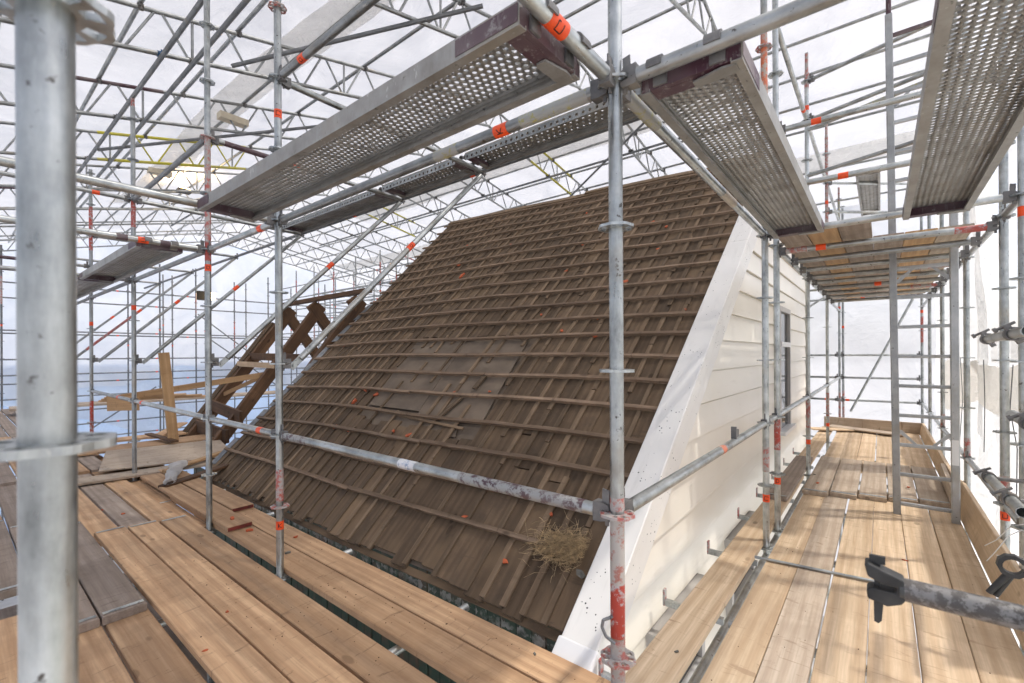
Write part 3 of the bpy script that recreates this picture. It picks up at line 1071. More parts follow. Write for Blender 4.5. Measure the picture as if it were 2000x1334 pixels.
# torn lead sheet along the far edge
for k in range(7):
    v = 0.03 + k * 0.075 + rr.uniform(-.01, .01)
    on_roof('edge_flashing', 1.005, v, 1.008, v + 0.066, 0.14, 0.0, 0.006, 'lead', 0.006, 3)
# rotten ends hanging over the eaves
on_roof('eaves_board', 0.0, -0.006, 1.0, -0.006, 0.05, -0.05, -0.03, 'rboard', 0.004, 30)

# bargeboard
a, b = N0 + Vector((0, -0.10, -0.08)), N1 + Vector((0, 0.1, 0.08))
d = (b - a).normalized()
zz = Vector((0, -d.z, d.y))
xx = d.cross(zz) * -1
mw = T(a) @ Matrix((d, zz.cross(d), zz)).transposed().to_4x4()
L = (b - a).length
mb = MB()
mb.prism([(-0.105, -0.15), (0.105, -0.15), (0.105, 0.064), (0.099, 0.07), (-0.099, 0.07), (-0.105, 0.064)], 0, L * 0.605, 'x')
me = fixn(mb.mesh('bargeboard'))
BG = ob('bargeboard', me, 'barge', house, HI @ T((0.10, 0, 0)) @ mw)
mb = MB()
mb.prism([(-0.105, -0.15), (0.105, -0.15), (0.105, 0.064), (0.099, 0.07), (-0.099, 0.07), (-0.105, 0.064)], L * 0.605 + 0.003, L, 'x')
ob('bargeboard', fixn(mb.mesh('bargeboard')), 'barge', house, HI @ T((0.10, 0, 0)) @ mw)
mb = MB()
mb.box((-0.01, 0, -0.045), (0.16, 0.235, 0.245))
o = ob('bargeboard_end_cap', mb.mesh('end_cap'), 'white', BG, Matrix.Identity(4))
bv = o.modifiers.new('b', 'BEVEL')
bv.width = 0.012
bv.segments = 2

# gable wall with lap siding
WX = -1.17
mb = MB()
prof = [(2.2, -7), (10.6, -7), (10.6, 1.55), (7.62, 2.75), (2.35, -1.45), (2.2, -1.6)]
mb.prism(prof, WX - 0.15, WX, 'x')
gw = ob('gable_wall', fixn(mb.mesh('gable_wall')), 'siding', house, HI)
zrow = -4.65
while zrow < 2.7:
    zt = zrow + 0.262
    zm = zrow
    ys = 2.22 if zt < -1.45 else 2.30 + (zm + 1.42) / 0.797
    ye = 10.62 if zt < 1.5 else 10.6 - (zt - 1.5) / 0.4
    if ye - ys < 0.2:
        break
    mb = MB()
    yst = ys if zt < -1.45 else ys + 0.262 / 0.797
    e = 0.004
    # outer face leans out towards its lower edge
    vs = [(0, ys, 0), (0.036, ys, 0), (0.036, ys, 0.012), (0.012, yst, 0.25), (0, yst, 0.25), (0, ye, 0), (0.036, ye, 0), (0.036, ye, 0.012), (0.012, ye, 0.25), (0, ye, 0.25)]
    mb.add(vs, [(0, 1, 6, 5), (1, 2, 7, 6), (2, 3, 8, 7), (3, 4, 9, 8), (0, 5, 9, 4), (0, 4, 3, 2, 1), (5, 6, 7, 8, 9)])
    ob('siding_board', fixn(mb.mesh('siding_board')), 'siding', gw, T((WX + 0.001, 0, zrow)))
    zrow += 0.265
mb = MB()
mb.prism([(10.6, -7), (10.72, -7), (10.72, 1.45), (10.6, 1.5)], WX - 0.05, WX + 0.06, 'x')
ob('corner_trim', fixn(mb.mesh('corner_trim')), 'white', gw, Matrix.Identity(4))


def window(y0, y1, z0, z1, mids):
    mb = MB()
    fw_ = 0.07
    x0, x1 = WX - 0.02, WX + 0.085
    for (ya, yb, za, zb) in ((y0, y0 + fw_, z0, z1), (y1 - fw_, y1, z0, z1), (y0 + fw_, y1 - fw_, z1 - fw_, z1)):
        mb.box(((x0 + x1) / 2, (ya + yb) / 2, (za + zb) / 2), (x1 - x0, yb - ya, zb - za))
    wn = ob('window', mb.mesh('window'), 'wframe', house, HI)
    edges = [z0] + list(mids) + [z1 - fw_]
    for a_, b_ in zip(edges, edges[1:]):
        m2 = MB()
        m2.box((WX + 0.045, (y0 + y1) / 2, (a_ + b_) / 2), (0.006, y1 - y0 - 2 * fw_, b_ - a_))
        ob('pane', m2.mesh('pane'), 'glass', wn, Matrix.Identity(4))
    for m_ in mids:
        m2 = MB()
        m2.box((WX + 0.06, (y0 + y1) / 2, m_), (0.07, y1 - y0 - 2 * fw_ - 0.004, 0.07))
        ob('window_rail', m2.mesh('window_rail'), 'white', wn, Matrix.Identity(4))
    m2 = MB()
    m2.box((WX + 0.07, (y0 + y1) / 2, z0 - 0.025), (0.16, y1 - y0 + 0.1, 0.05))
    ob('sill', m2.mesh('sill'), 'white', wn, Matrix.Identity(4))


window(7.3, 8.25, -1.1, 0.66, (0.12,))
window(2.75, 3.75, -3.4, -1.75, (-2.4,))
window(4.6, 5.6, -3.4, -1.75, (-2.4,))

# wall under the eaves: dark stained upright boards
mb = MB()
mb.box((-4.5, 2.34, -4.35), (6.6, 0.12, 5.3))
ew = ob('eaves_wall', mb.mesh('eaves_wall'), 'felt', house, HI)
k = 0
x = -1.22
eb = {}
while x > -7.75:
    wd = (0.105, 0.12, 0.135)[k % 3]
    if wd not in eb:
        mb = MB()
        mb.prism([(-wd / 2 + 0.003, -0.016), (wd / 2 - 0.003, -0.016), (wd / 2 - 0.003, -0.004), (wd / 2 - 0.009, 0.0), (-wd / 2 + 0.009, 0.0), (-wd / 2 + 0.003, -0.004)], -2.2, 0, 'z')
        for f_ in mb.v:
            pass
        me = mb.mesh('wall_board')
        for v_ in me.vertices:
            v_.co.y = -v_.co.y
        eb[wd] = fixn(me)
    ob('wall_board', eb[wd], 'eavewall', ew, T((x - wd / 2, 2.262 + 0.004 * ((k * 7) % 3), -1.60)))
    x -= wd
    k += 1

# ---- exposed timber roof frame beyond the boarding
fr = thing('timber_roof_frame', 'open old timber rafter frame beyond the far edge of the roof boarding', 'roof frame', (-9.94, 2.66, -1.64))
for x in (-9.94, -8.72, -7.3):
    board((x, 2.62, -1.66), (x, 4.64, 1.04), 0.11, 0.2, 'rafter', None, name='rafter', parent=fr, bend=0.01)
    board((x + 0.0, 4.6, 1.06), (x, 6.6, -1.64), 0.11, 0.2, 'rafter', None, name='rafter', parent=fr, bend=0.01)
for dx in (-0.12, -0.24):
    board((-9.94 + dx, 2.58, -1.7), (-9.94 + dx, 4.35, 0.7), 0.09, 0.16, 'rboard', None, name='rafter_facing', parent=fr, bend=0.006)
board((-10.4, 4.62, 1.13), (-6.9, 4.62, 1.16), 0.11, 0.08, 'rafter', None, name='ridge_beam', parent=fr, bend=0.02)
board((-10.0, 3.2, -0.85), (-8.4, 3.13, -0.95), 0.06, 0.2, 'rafter', None, name='purlin', parent=fr)
board((-10.0, 3.9, 0.05), (-7.9, 3.85, 0.02), 0.06, 0.14, 'rafter', None, name='purlin', parent=fr)
board((-10.1, 3.7, -0.12), (-8.5, 3.7, -0.14), 0.03, 0.1, 'woodlit', None, name='nailed_batten', parent=fr)
board((-10.0, 2.95, -1.2), (-8.5, 2.95, -1.25), 0.06, 0.22, 'rafter', None, name='wall_plate', parent=fr)

# ================================================================== near scaffold
RZ = [-1.56 + 0.5 * k for k in range(12)]
YA, YO = 1.469, 0.069                       # inner and outer row along the eaves
XI, XO = -0.717, 0.67                       # inner and outer row along the gable
AX = [-0.717, -3.287, -4.66, -7.23, -9.88, -12.45, -15.02]
ZD = -1.50                                  # top of the walkway boards
fz = lambda a, b: [z for z in RZ if a <= z <= b]
NS = 'standards of the near scaffold'
NL = 'ledgers and guard rails of the near scaffold'

standard(XI, YA, -7, 3.9, 'main grey scaffold pole in front of the roof with a red painted lower joint', NS, fz(-1.6, 3.5), (), ((-0.985, -0.80, 'red'), (-0.80, -0.575, 'redfaint'), (-1.2, -0.99, 'redworn'), (-0.545, -0.5, 'redworn')), n=28,
         rosmat={-0.56: 'redworn', -1.06: 'redworn'})
# its locking pin
pin = thing('locking_pin', 'bent steel locking pin through the red joint of the main pole', 'pin', (XI, YA, -0.93))
mb = MB()
pts = [Vector(p) for p in ((0.0, 0.03, 0.02), (-0.012, -0.034, 0.02), (-0.03, -0.05, 0.012), (-0.034, -0.052, -0.012), (-0.02, -0.05, -0.04), (0.012, -0.044, -0.056))]
for a, b in zip(pts, pts[1:]):
    mb.cyl(a, b, 0.0055, n=8)
ob('pin_rod', mb.mesh('pin_rod'), 'galvdark', pin, T((0, 0, 0)))

standard(-0.73, 0.072, -7, 3.6, 'thick blurred grey pole at the picture edge standing closest to the viewer', NS, (-1.6, -1.1, -0.6, -0.1, 0.395, 0.9, 1.4), n=40)
standard(AX[1], YA, -7, 3.75, 'grey pole with red streaks low down, next along the eaves from the main pole', NS, fz(-1.6, 3.5), (1.69, -1.19), ((-1.02, -0.8, 'redworn'),), n=22, glyph=('C', 'K'), rosmat={2.44: 'redworn', -1.06: 'redworn'})
standard(AX[2], YA, -7, 3.55, 'grey pole carrying the far end of the long near guard rail', NS, fz(-1.6, 3.5), (0.78,), ((1.0, 1.95, 'redworn'), (0.84, 1.0, 'red')), n=18, glyph=('D',), rosmat={1.94: 'redworn'})
standard(AX[3], YA, -7, 3.1, 'grey pole with bright red tube end and red middle piece beside the upright board', NS, fz(-1.6, 3.1), (0.6,), ((1.6, 1.95, 'red'),), mat='galvold', n=14, spigot=(0.14, 'red'))
standard(AX[4], YA, -7, 3.0, 'dark pole with a red lower sleeve beyond the upright board', NS, fz(-1.6, 3.0), (0.52,), ((1.7, 2.4, 'red'), (-1.35, -0.72, 'red')), mat='galvold', fine=False, n=12)
standard(AX[5], YA, -7, 3.0, 'distant thin pole in line with the eaves row, just past the red sleeve', NS, fz(-1.6, 3.0), (0.4,), ((1.2, 1.8, 'red'),), mat='galvold', fine=False, n=10)
standard(AX[6], YA, -7, 3.0, 'most distant thin pole in line with the eaves row', NS, fz(-1.6, 3.0), (), (), mat='galvold', fine=False, n=10)
for k, x in enumerate(AX[1:4]):
    standard(x, YO, -7, 3.2, 'outer grey pole of the eaves walkway, %s behind the blurred pole' % ORD[k], NS, fz(-1.6, 3.0), n=14)

# longitudinal tubes at plank level, guard rails and upper rails
ZL = 0.94
Lg = lambda i, j, z: ((AX[i], YA, z), (AX[j], YA, z))
ledger(*Lg(0, 1, ZL), 'grey tube with orange tape under the long gap beside the first steel plank', NL, tapes=(0.20,), glyph=('K',), paint=((0.04, 0.16, 'yellow'), (0.3, 0.36, 'yellow')), n=24, mat='galvold')
ledger(*Lg(1, 2, ZL), 'short grey tube between two poles at plank height with faint tape', NL, tapes=(0.2,), n=18)
ledger(*Lg(2, 3, ZL), 'dark tube under the farther steel plank at plank height', NL, mat='galvold')
ledger(*Lg(3, 4, ZL), 'distant dark tube at plank height, beyond the farther plank', NL, mat='galvdark', n=12)
ledger(*Lg(4, 5, ZL), 'very distant dark tube at plank height along the eaves row', NL, mat='galvdark', n=10)
ledger(*Lg(0, 1, -0.56), 'grey guard rail across the roof with purple paint and torn white tape', NL, paint=((0.05, 0.3, 'purpleworn'), (0.42, 0.47, 'tapewhite'), (0.84, 0.97, 'purpleworn')) if 'tapewhite' in M else ((0.86, 0.96, 'purple'),), n=28)
ledger(*Lg(1, 2, -0.56), 'short grey guard rail piece with pale red tape in front of the rafters', NL, tapes=(0.22,), n=18)
ledger(*Lg(2, 3, -0.56), 'guard rail piece passing in front of the upright board', NL, tapes=(0.85,), n=16)
ledger(*Lg(3, 4, -0.56), 'most distant guard rail piece with a small orange tape', NL, tapes=(0.3,), n=12, mat='galvold')
ledger(*Lg(0, 1, 1.94), 'grey upper rail with orange tape rising overhead from the second pole', NL, tapes=(0.86,), glyph=('D',), n=18, mat='galvold')
ledger(*Lg(2, 3, 1.94), 'upper rail between farther poles of the eaves row', NL, mat='galvdark', n=12)

# cross tubes of the eaves walkway (towards the outer row)
ledger((XI, YA, ZL), (XI, YO, ZL), 'thick overhead tube with big orange tape where the first plank hooks on', NL, tapes=(0.27,), glyph=('C',), n=32, tapeL=0.085)
ledger((AX[1], YA, ZL), (AX[1], YO, ZL), 'grey cross tube carrying the far end of the first steel plank', NL, n=20)
ledger((AX[2], YA, ZL), (AX[2], YO, ZL), 'grey cross tube with orange tape carrying the second steel plank', NL, tapes=(0.33,), glyph=('U',), n=18, paint=((0.2, 0.25, 'purple'), (0.4, 0.45, 'purple')))
ledger((AX[3], YA, ZL), (AX[3], YO, ZL), 'farther grey cross tube beyond the second steel plank', NL, n=14, mat='galvold')
ledger((AX[3], YA, 1.94), (AX[3], YO, 1.94), 'upper cross tube with small orange tape, half hidden by the blurred pole', NL, n=14, mat='galvold', tapes=(0.25,))
ledger((AX[4], YA, 1.44), (AX[4], YO, 1.44), 'distant purple-ended cross tube seen past the blurred pole', NL, n=12, mat='galvold', paint=((0.5, 0.8, 'purple'),))
for k, x in enumerate((-0.717, -2.0, -3.287, -4.66, -5.9, -7.23, -9.88)):
    ledger((x, 2.02, -1.566), (x, YO + 0.06, -1.566), 'cross tube under the eaves walkway boards, %s from the corner' % ORD[k], 'cross tubes under the walkway boards', heads=False, name='deck_transom', n=12)

# cantilever arms and slanting braces that carry the upper planks above the roof
for k, i in enumerate((1, 2, 3, 4, 5, 6)):
    x = AX[i]
    m_ = 'galv' if i < 4 else 'galvold'
    ledger((x, YA, 1.94), (x, 3.66, 1.94), ['level cantilever arm from the second pole towards the roof', 'purple cantilever arm with orange tape on the pole beside the rafters', 'level cantilever arm above the upright board',
                                          'distant cantilever arm, fourth along the eaves', 'distant cantilever arm, fifth along the eaves', 'distant cantilever arm, sixth along the eaves'][k],
           'cantilever arms along the eaves row', m_, paint=((0.06, 0.3, 'purple'),) if i == 2 else (), tapes=(0.36,) if i == 2 else (), n=16 if i < 3 else 10)
    t = thing('diagonal_brace', ['long slanting grey brace with orange tape ending at the roof, nearest one', 'slanting grey brace with orange tape in front of the rafters', 'slanting grey brace passing the lit lamp',
                                 'slanting brace over the distant end wall, fourth along the eaves', 'slanting brace over the distant end wall, fifth along the eaves', 'slanting brace over the distant end wall, sixth along the eaves'][k],
              'brace', (x, YA, -0.06), 'slanting braces along the eaves row')
    B = MWD[t.name]
    a, b = Vector((x, YA + 0.10, -0.075)), Vector((x, 3.6, 1.93))
    dd = (b - a).normalized()
    tube('tube', a + dd * 0.07, b - dd * 0.06, m_, t, TR, 22 if i < 3 else 10, B)
    for (pp, s_) in ((a, 1), (b, -1)):          # flattened ends with a pivot bolt
        mb = MB()
        q = pp - Vector((x, YA, -0.06))
        rot = dd.to_track_quat('Z', 'X').to_matrix()
        mb.box(q + dd * s_ * 0.03, (0.044, 0.012, 0.11), rot)
        mb.cyl(q + Vector((-0.022, 0, 0)), q + Vector((0.022, 0, 0)), 0.011, n=10)
        ob('flattened_end', mb.mesh('flattened_end'), m_, t, T((0, 0, 0)))
    mw = T((0, 0.075, 0)) @ Matrix(((1, 0, 0), (0, 0, -1), (0, 1, 0))).to_4x4()
    h = ob('wedge_head', head_me(), 'cast', t, mw)
    ob('wedge', wedge_me(), 'cast', h, Matrix.Identity(4))
    ob('tape_band', tape_me(0.09), 'tape', t, B.inverted() @ along(a.lerp(b, 0.52), b))
    if i == 1:
        pm = a.lerp(b, 0.52)
        ob('tape_mark', glyph_me('D'), 'ink', t, B.inverted() @ T(pm) @ facing(pm, dd))
    if i == 5:
        tube('painted_section', a.lerp(b, 0.1), a.lerp(b, 0.5), 'red', t, TR + 0.001, 10, B)
ledger((-0.85, 3.6, 1.95), (-16.5, 3.6, 1.95), 'long dark tube joining the tops of the slanting braces above the roof', NL, 'galvdark', heads=False, n=14, tapes=(0.165, 0.31))


# ------------------------------------------------------------------ perforated steel planks
def perf_me(L, W, px, py, r, lift, z=0.0, seg=8, stagger=True):
    """sheet with real punched holes, each with a small raised rim"""
    mb = MB()
    nx, ny = int(L / px), int(W / py)
    sx, sy = L / nx, W / ny
    for j in range(ny):
        off = sx / 2 if (stagger and j % 2) else 0
        y0 = -W / 2 + j * sy
        row = []
        for i in range(nx):
            x0 = i * sx + off
            if x0 + sx > L + 1e-6:
                continue
            row.append(x0)
            cx, cy = x0 + sx / 2, y0 + sy / 2
            o = [(x0, y0), (cx, y0), (x0 + sx, y0), (x0 + sx, cy), (x0 + sx, y0 + sy), (cx, y0 + sy), (x0, y0 + sy), (x0, cy)]
            an = [-2.356 + k * 0.7854 for k in range(8)]
            rim = [(cx + r * 1.55 * math.cos(a), cy + r * 1.55 * math.sin(a)) for a in an]
            inn = [(cx + r * math.cos(a), cy + r * math.sin(a)) for a in an]
            vs = [(p[0], p[1], z) for p in o] + [(p[0], p[1], z) for p in rim] + [(p[0], p[1], z + lift) for p in inn]
            fs = []
            for k in range(8):
                k2 = (k + 1) % 8
                fs += [(k, k2, 8 + k2, 8 + k), (8 + k, 8 + k2, 16 + k2, 16 + k)]
            mb.add(vs, fs)
        if row:
            if row[0] > 1e-6:
                mb.add([(0, y0, z), (row[0], y0, z), (row[0], y0 + sy, z), (0, y0 + sy, z)], [(0, 1, 2, 3)])
            e = row[-1] + sx
            if e < L - 1e-6:
                mb.add([(e, y0, z), (L, y0, z), (L, y0 + sy, z), (e, y0 + sy, z)], [(0, 1, 2, 3)])
    return mb.mesh('deck_sheet')


def hook_me():
    if 'hook' in _mc:
        return _mc['hook']
    mb = MB()          # claw over a tube at local origin (tube along Y), plank lies towards +X
    n = 12
    vs = []
    for i in range(n + 1):
        a = R(-5 + 200 * i / n)
        for (r, y) in ((TR + 0.001, -0.024), (TR + 0.008, -0.024), (TR + 0.008, 0.024), (TR + 0.001, 0.024)):
            vs.append((r * math.cos(a), y, r * math.sin(a)))
    fs = [(4 * i + j, 4 * i + (j + 1) % 4, 4 * i + 4 + (j + 1) % 4, 4 * i + 4 + j) for i in range(n) for j in range(4)]
    fs += [(0, 1, 2, 3), (4 * n + 3, 4 * n + 2, 4 * n + 1, 4 * n)]
    mb.add(vs, fs)
    mb.box((0.033, 0, -0.02), (0.008, 0.046, 0.045))
    _mc['hook'] = fixn(mb.mesh('hook'))
    return _mc['hook']


def plank(p0, p1, label, W=0.32, ztop=0.012, side_holes=False, detail=True, corr=False, cat='steel plank', endmat='purple'):
    """p0, p1: centres of the two carrying tubes at the plank's middle line"""
    p0, p1 = Vector(p0), Vector(p1)
    L = (p1 - p0).length
    x = (p1 - p0).normalized()
    z = Vector((0, 0, 1))
    rot = Matrix((x, z.cross(x), z)).transposed()
    t = thing('steel_plank', label, cat, p0, 'perforated steel planks', rot)
    x0, Lp = 0.036, L - 0.072
    k = ('perf', round(Lp, 2), W, detail)
    if k not in _mc:
        _mc[k] = perf_me(Lp, W - 0.03, 0.0285, 0.0262, 0.0084, 0.005) if detail else perf_me(Lp, W - 0.03, 0.06, 0.05, 0.01, 0.006)
    ob('deck_sheet', _mc[k], 'plank', t, T((x0, 0, ztop)))
    for s_ in (-1, 1):
        mb = MB()
        y = s_ * (W / 2 - 0.015)
        y2 = s_ * W / 2
        # folded edge: rolled top, web, inward lip
        pr = [(y, ztop + 0.001), (y, ztop - 0.012), (y2 - s_ * 0.008, ztop - 0.014), (y2 - s_ * 0.003, ztop - 0.018), (y2 - s_ * 0.003, ztop - 0.062), (y2 - s_ * 0.03, ztop - 0.062), (y2 - s_ * 0.03, ztop - 0.052),
              (y2 - s_ * 0.033, ztop - 0.052), (y2 - s_ * 0.033, ztop - 0.066), (y2, ztop - 0.066), (y2, ztop + 0.002)]
        if side_holes and s_ == 1:
            mb.prism([pr[0], pr[1], pr[2], pr[3], (y2, ztop - 0.018), (y2, ztop + 0.002)], 0, Lp, 'x')
        else:
            mb.prism(pr, 0, Lp, 'x')
        ob('side_rail', fixn(mb.mesh('side_rail')), 'plank', t, T((x0, 0, 0)))
        if side_holes:
            kk = ('web', round(Lp, 2))
            if kk not in _mc:
                _mc[kk] = perf_me(Lp, 0.062, 0.062, 0.062, 0.013, 0.0, stagger=False)
            mw = T((x0, s_ * (W / 2 + 0.001), ztop - 0.043)) @ Matrix.Rotation(R(90), 4, 'X')
            ob('punched_web', _mc[kk], 'galvold', t, mw)
    for (xe, fl) in ((0, 1), (L, -1)):
        mb = MB()
        mb.box((0.052 * fl, 0, ztop - 0.031), (0.028, W - 0.008, 0.056))
        mb.box((0.085 * fl, 0, ztop - 0.058), (0.05, W - 0.07, 0.004))
        ob('end_profile', mb.mesh('end_profile'), endmat, t, T((xe, 0, 0)))
        for yy in (-0.09, 0.09):
            mw = T((xe, yy, 0)) @ (Matrix.Identity(4) if fl == 1 else Matrix.Rotation(math.pi, 4, 'Z'))
            ob('hook', hook_me(), 'cast', t, mw)
        mb = MB()
        mb.prism([(0.066 * fl, -W * 0.02), (0.098 * fl, -W * 0.02), (0.105 * fl, -W * 0.06), (0.1 * fl, -W * 0.36), (0.088 * fl, -W * 0.44), (0.05 * fl, -W * 0.44), (0.045 * fl, -W * 0.3)], ztop - 0.070, ztop - 0.063, 'z')
        ob('lock_plate', fixn(mb.mesh('lock_plate')), 'plank', t, T((xe, 0, 0)))
    for (xa, xb) in ((0.04, 0.28), (L - 0.22, L - 0.04)):
        mb = MB()
        mb.box((0, 0, 0), (xb - xa, 0.0016, 0.05))
        if endmat == 'purple':
            for s_ in (-1, 1):
                if not side_holes:
                    ob('sprayed_mark', mb.mesh('sprayed_mark'), 'purple', t, T(((xa + xb) / 2, s_ * (W / 2 + 0.0012), ztop - 0.03)))
    return t


plank((XI, 1.13, ZL), (AX[1], 1.13, ZL), 'perforated steel plank with a purple end, largest one seen from below')
plank((AX[2], 1.13, ZL), (AX[3], 1.13, ZL), 'dark steel plank hung beyond the second pole, seen from below')
plank((AX[3], 1.13, ZL), (AX[4], 1.13, ZL), 'distant dark steel plank following the one beyond the second pole', detail=False)
plank((AX[4], 1.13, ZL), (AX[5], 1.13, ZL), 'most distant dark steel plank, mostly behind the blurred pole', detail=False)
plank((-0.48, YA, ZL), (-0.48, 4.10, ZL), 'perforated steel plank over the gable walkway next to the roof verge')
plank((0.28, YA, ZL), (0.28, 4.08, ZL), 'perforated steel plank over the walkway at the picture edge, beside the ladder')
plank((XI - 0.02, 3.40, 1.985), (AX[1] + 0.05, 3.40, 1.985), 'steel plank with punched edge above the roof, behind the taped tube', side_holes=True, detail=False)
plank((AX[1] - 0.02, 3.40, 1.985), (AX[2] + 0.05, 3.40, 1.985), 'short steel plank with punched edge above the roof, between two braces', side_holes=True, detail=False)
plank((AX[2] - 0.02, 3.40, 1.985), (AX[3] + 0.05, 3.40, 1.985), 'farther steel plank with punched edge above the rafters', side_holes=True, detail=False)
plank((-0.15, 9.4, 2.95), (-0.15, 12.4, 3.0), 'small pale steel plank hanging high at the far end beside the ladder', detail=False, endmat='plank')

# ------------------------------------------------------------------ gable walkway frame
IY = [4.12, 4.575, 6.87, 9.6, 12.6, 13.3]
standard(XI, IY[0], -7, 4.6, 'grey pole before the gable with orange tape near its foot, nearer of a close pair', NS, fz(-1.6, 4), (-1.16,), ((2.05, 2.6, 'orange'), (2.6, 3.9, 'galvold'), (-0.95, -0.75, 'redworn')), n=20, glyph=('C',), rosmat={2.44: 'redworn'})
standard(XI + 0.01, IY[1], -7, 4.6, 'grey pole with a red sleeve before the gable, farther of a close pair', NS, fz(-1.6, 4), (-1.12,), ((-0.85, -0.58, 'red'),), n=18, glyph=('D',), rosmat={1.94: 'redworn'})
standard(XI, IY[2], -7, 3.55, 'grey pole with red foot at the window of the gable', NS, fz(-1.6, 3.5), (-1.13, 3.1), ((-0.95, -0.6, 'redworn'), (3.35, 3.55, 'redworn')), n=16, spigot=(0.25, 'redworn'))
standard(XI, IY[3], -7, 3.75, 'thin grey pole with red top behind the gable window', NS, fz(-1.6, 3.5), (-1.25, 2.6), ((2.2, 3.75, 'redworn'), (-1.1, -0.7, 'redworn')), n=14, spigot=(0.25, 'redworn'))
standard(XI, IY[4], -7, 3.4, 'thin grey pole at the far corner of the walkway with a yellow upper part', NS, fz(-1.6, 3.5), (1.0,), ((2.6, 3.4, 'yellow'), (-1.6, -0.9, 'redworn')), n=12, fine=False, spigot=(0.3, 'redworn'))
standard(XI + 0.03, IY[5], -7, 3.4, 'thin dark pole directly behind the far corner pole', NS, fz(-1.6, 3.5), (0.6,), ((-1.6, -0.9, 'redworn'),), n=12, fine=False, mat='galvold')
OY = [4.06, 4.62, 6.4, 8.7, 10.8, 12.7]
for k, (y, lab) in enumerate(((OY[0], 'grey pole cut off by the picture edge beside the walkway'), (OY[1], 'grey pole with lettered orange tape beside the toe board and side sheeting'), (OY[2], 'grey outer pole seen just past the ladder'),
                              (OY[3], 'grey outer pole with sheeting tied to it, second past the ladder'), (OY[4], 'thin outer pole third past the ladder'), (OY[5], 'thin outer pole with red lower end at the far corner'))):
    standard(XO, y, -7, 3.4, lab, NS, fz(-1.6, 3.3), (-1.14,) if k == 1 else ((0.84,) if k in (0, 5) else ()), ((-1.05, -0.86, 'redworn'),) if k in (1, 2, 3) else (((0.2, 0.75, 'red'),) if k == 5 else ()), n=22 if k < 2 else 14, fine=k < 3,
             glyph=('U',) if k == 1 else None)
# ledgers along the gable
ledger((XI, YA, ZL), (XI, IY[0], ZL), 'grey yellow-stained tube running from the main pole along the verge', NL, n=24, paint=((0.03, 0.14, 'yellow'), (0.52, 0.62, 'woodtape'),) if 'woodtape' in M else ((0.03, 0.12, 'yellow'),))
for k, (a, b) in enumerate(((IY[1], IY[2]), (IY[2], IY[3]), (IY[3], IY[4]))):
    ledger((XI, a, ZL), (XI, b, ZL), 'grey tube under the timber platform along the gable, %s piece' % ORD[k], NL, n=14)
    ledger((XI, a, -0.56), (XI, b, -0.56), 'gable guard rail piece, %s beyond the close pair of poles' % ORD[k], NL, n=14)
    ledger((XI, a, 2.94), (XI, b, 2.94), 'high rail along the gable above the timber platform, %s piece' % ORD[k], NL, n=12, tapes=(0.85,) if k == 0 else ())
ledger((XI, YA, -0.56), (XI, IY[0], -0.56), 'scratched grey guard rail in front of the bargeboard and siding', NL, n=26, tapes=(), paint=((0.49, 0.52, 'orange'),))
ledger((XI, IY[0], -0.56), (XI, IY[1], -0.56), 'short guard rail stub between the close pair of poles', NL, n=14, trim=0.07)
clampb = thing('rail_bracket', 'small dark bracket clipped on the gable guard rail', 'bracket', (XI, 3.1, -0.56))
mb = MB()
mb.box((0, 0.05, 0.045), (0.012, 0.11, 0.05))
mb.box((0, 0.0, 0.06), (0.03, 0.02, 0.075))
ob('bracket_plate', mb.mesh('bracket_plate'), 'cast', clampb, T((0, 0, 0)))
for k in range(len(OY) - 1):
    ledger((XO, OY[k], -1.06), (XO, OY[k + 1], -1.06), 'lower outer rail against the side sheeting, %s piece' % ORD[k], NL, n=14)
    ledger((XO, OY[k], ZL), (XO, OY[k + 1], ZL), 'outer tube at platform height against the side sheeting, %s piece' % ORD[k], NL, n=14)
# cross tubes over the walkway
ledger((XI, YA, ZL), (XO, YA, ZL), 'thick overhead tube from the main pole carrying the two walkway planks', NL, n=32, mat='galvold')
ledger((XI, IY[0], ZL), (XO, OY[0], ZL), 'cross tube carrying the far ends of the two walkway planks', NL, n=20)
ledger((XI, IY[1], ZL - 0.06), (XO, OY[1], ZL - 0.06), 'cross tube with orange tape under the near edge of the timber platform', NL, n=20, tapes=(0.24,), paint=((0.06, 0.17, 'redworn'), (0.82, 0.94, 'red')))
for k, (y, m_) in enumerate(((5.15, 'galvold'), (5.75, 'galv'), (6.35, 'galvold'), (6.87, 'galv'), (7.5, 'galvold'), (8.15, 'galv'), (8.8, 'galvold'), (9.6, 'galv'))):
    ledger((XI + 0.02, y, ZL - 0.06), (XO - 0.02, y, ZL - 0.06), 'cross tube under the timber platform, %s beyond its near edge' % ORD[k], 'cross tubes under the timber platform', m_, n=14, tapes=(0.5,) if k == 4 else (), paint=((0.75, 0.95, 'redworn'),) if k in (2, 5, 7) else ())
ledger((XI, IY[1], 1.94), (XO, OY[1], 1.94), 'thick upper cross tube with orange tape behind the verge plank', NL, n=18, tapes=(0.22,))
ledger((XI, IY[1], 1.44), (XO, OY[1], 1.44), 'middle cross tube with orange tape below the upper one', NL, n=18, tapes=(0.35,))
ledger((XI, IY[2], 3.44), (XO, OY[2], 3.44), 'highest cross tube near the ladder top', NL, n=14)
ledger((XI, IY[2], 2.94), (XO, OY[2], 2.94), 'high cross tube beside the ladder, below the highest one', NL, n=14, mat='galvold')
ledger((XI, IY[2], 2.82), (XO, OY[2], 2.86), 'yellowish high cross tube touching another beside the ladder', NL, n=14, heads=False, paint=((0.4, 0.9, 'yellow'),))
ledger((XI, IY[2], 2.24), (XO, OY[2], 2.26), 'thin greenish cross tube beside the ladder', NL, n=14, heads=False, mat='galvold')
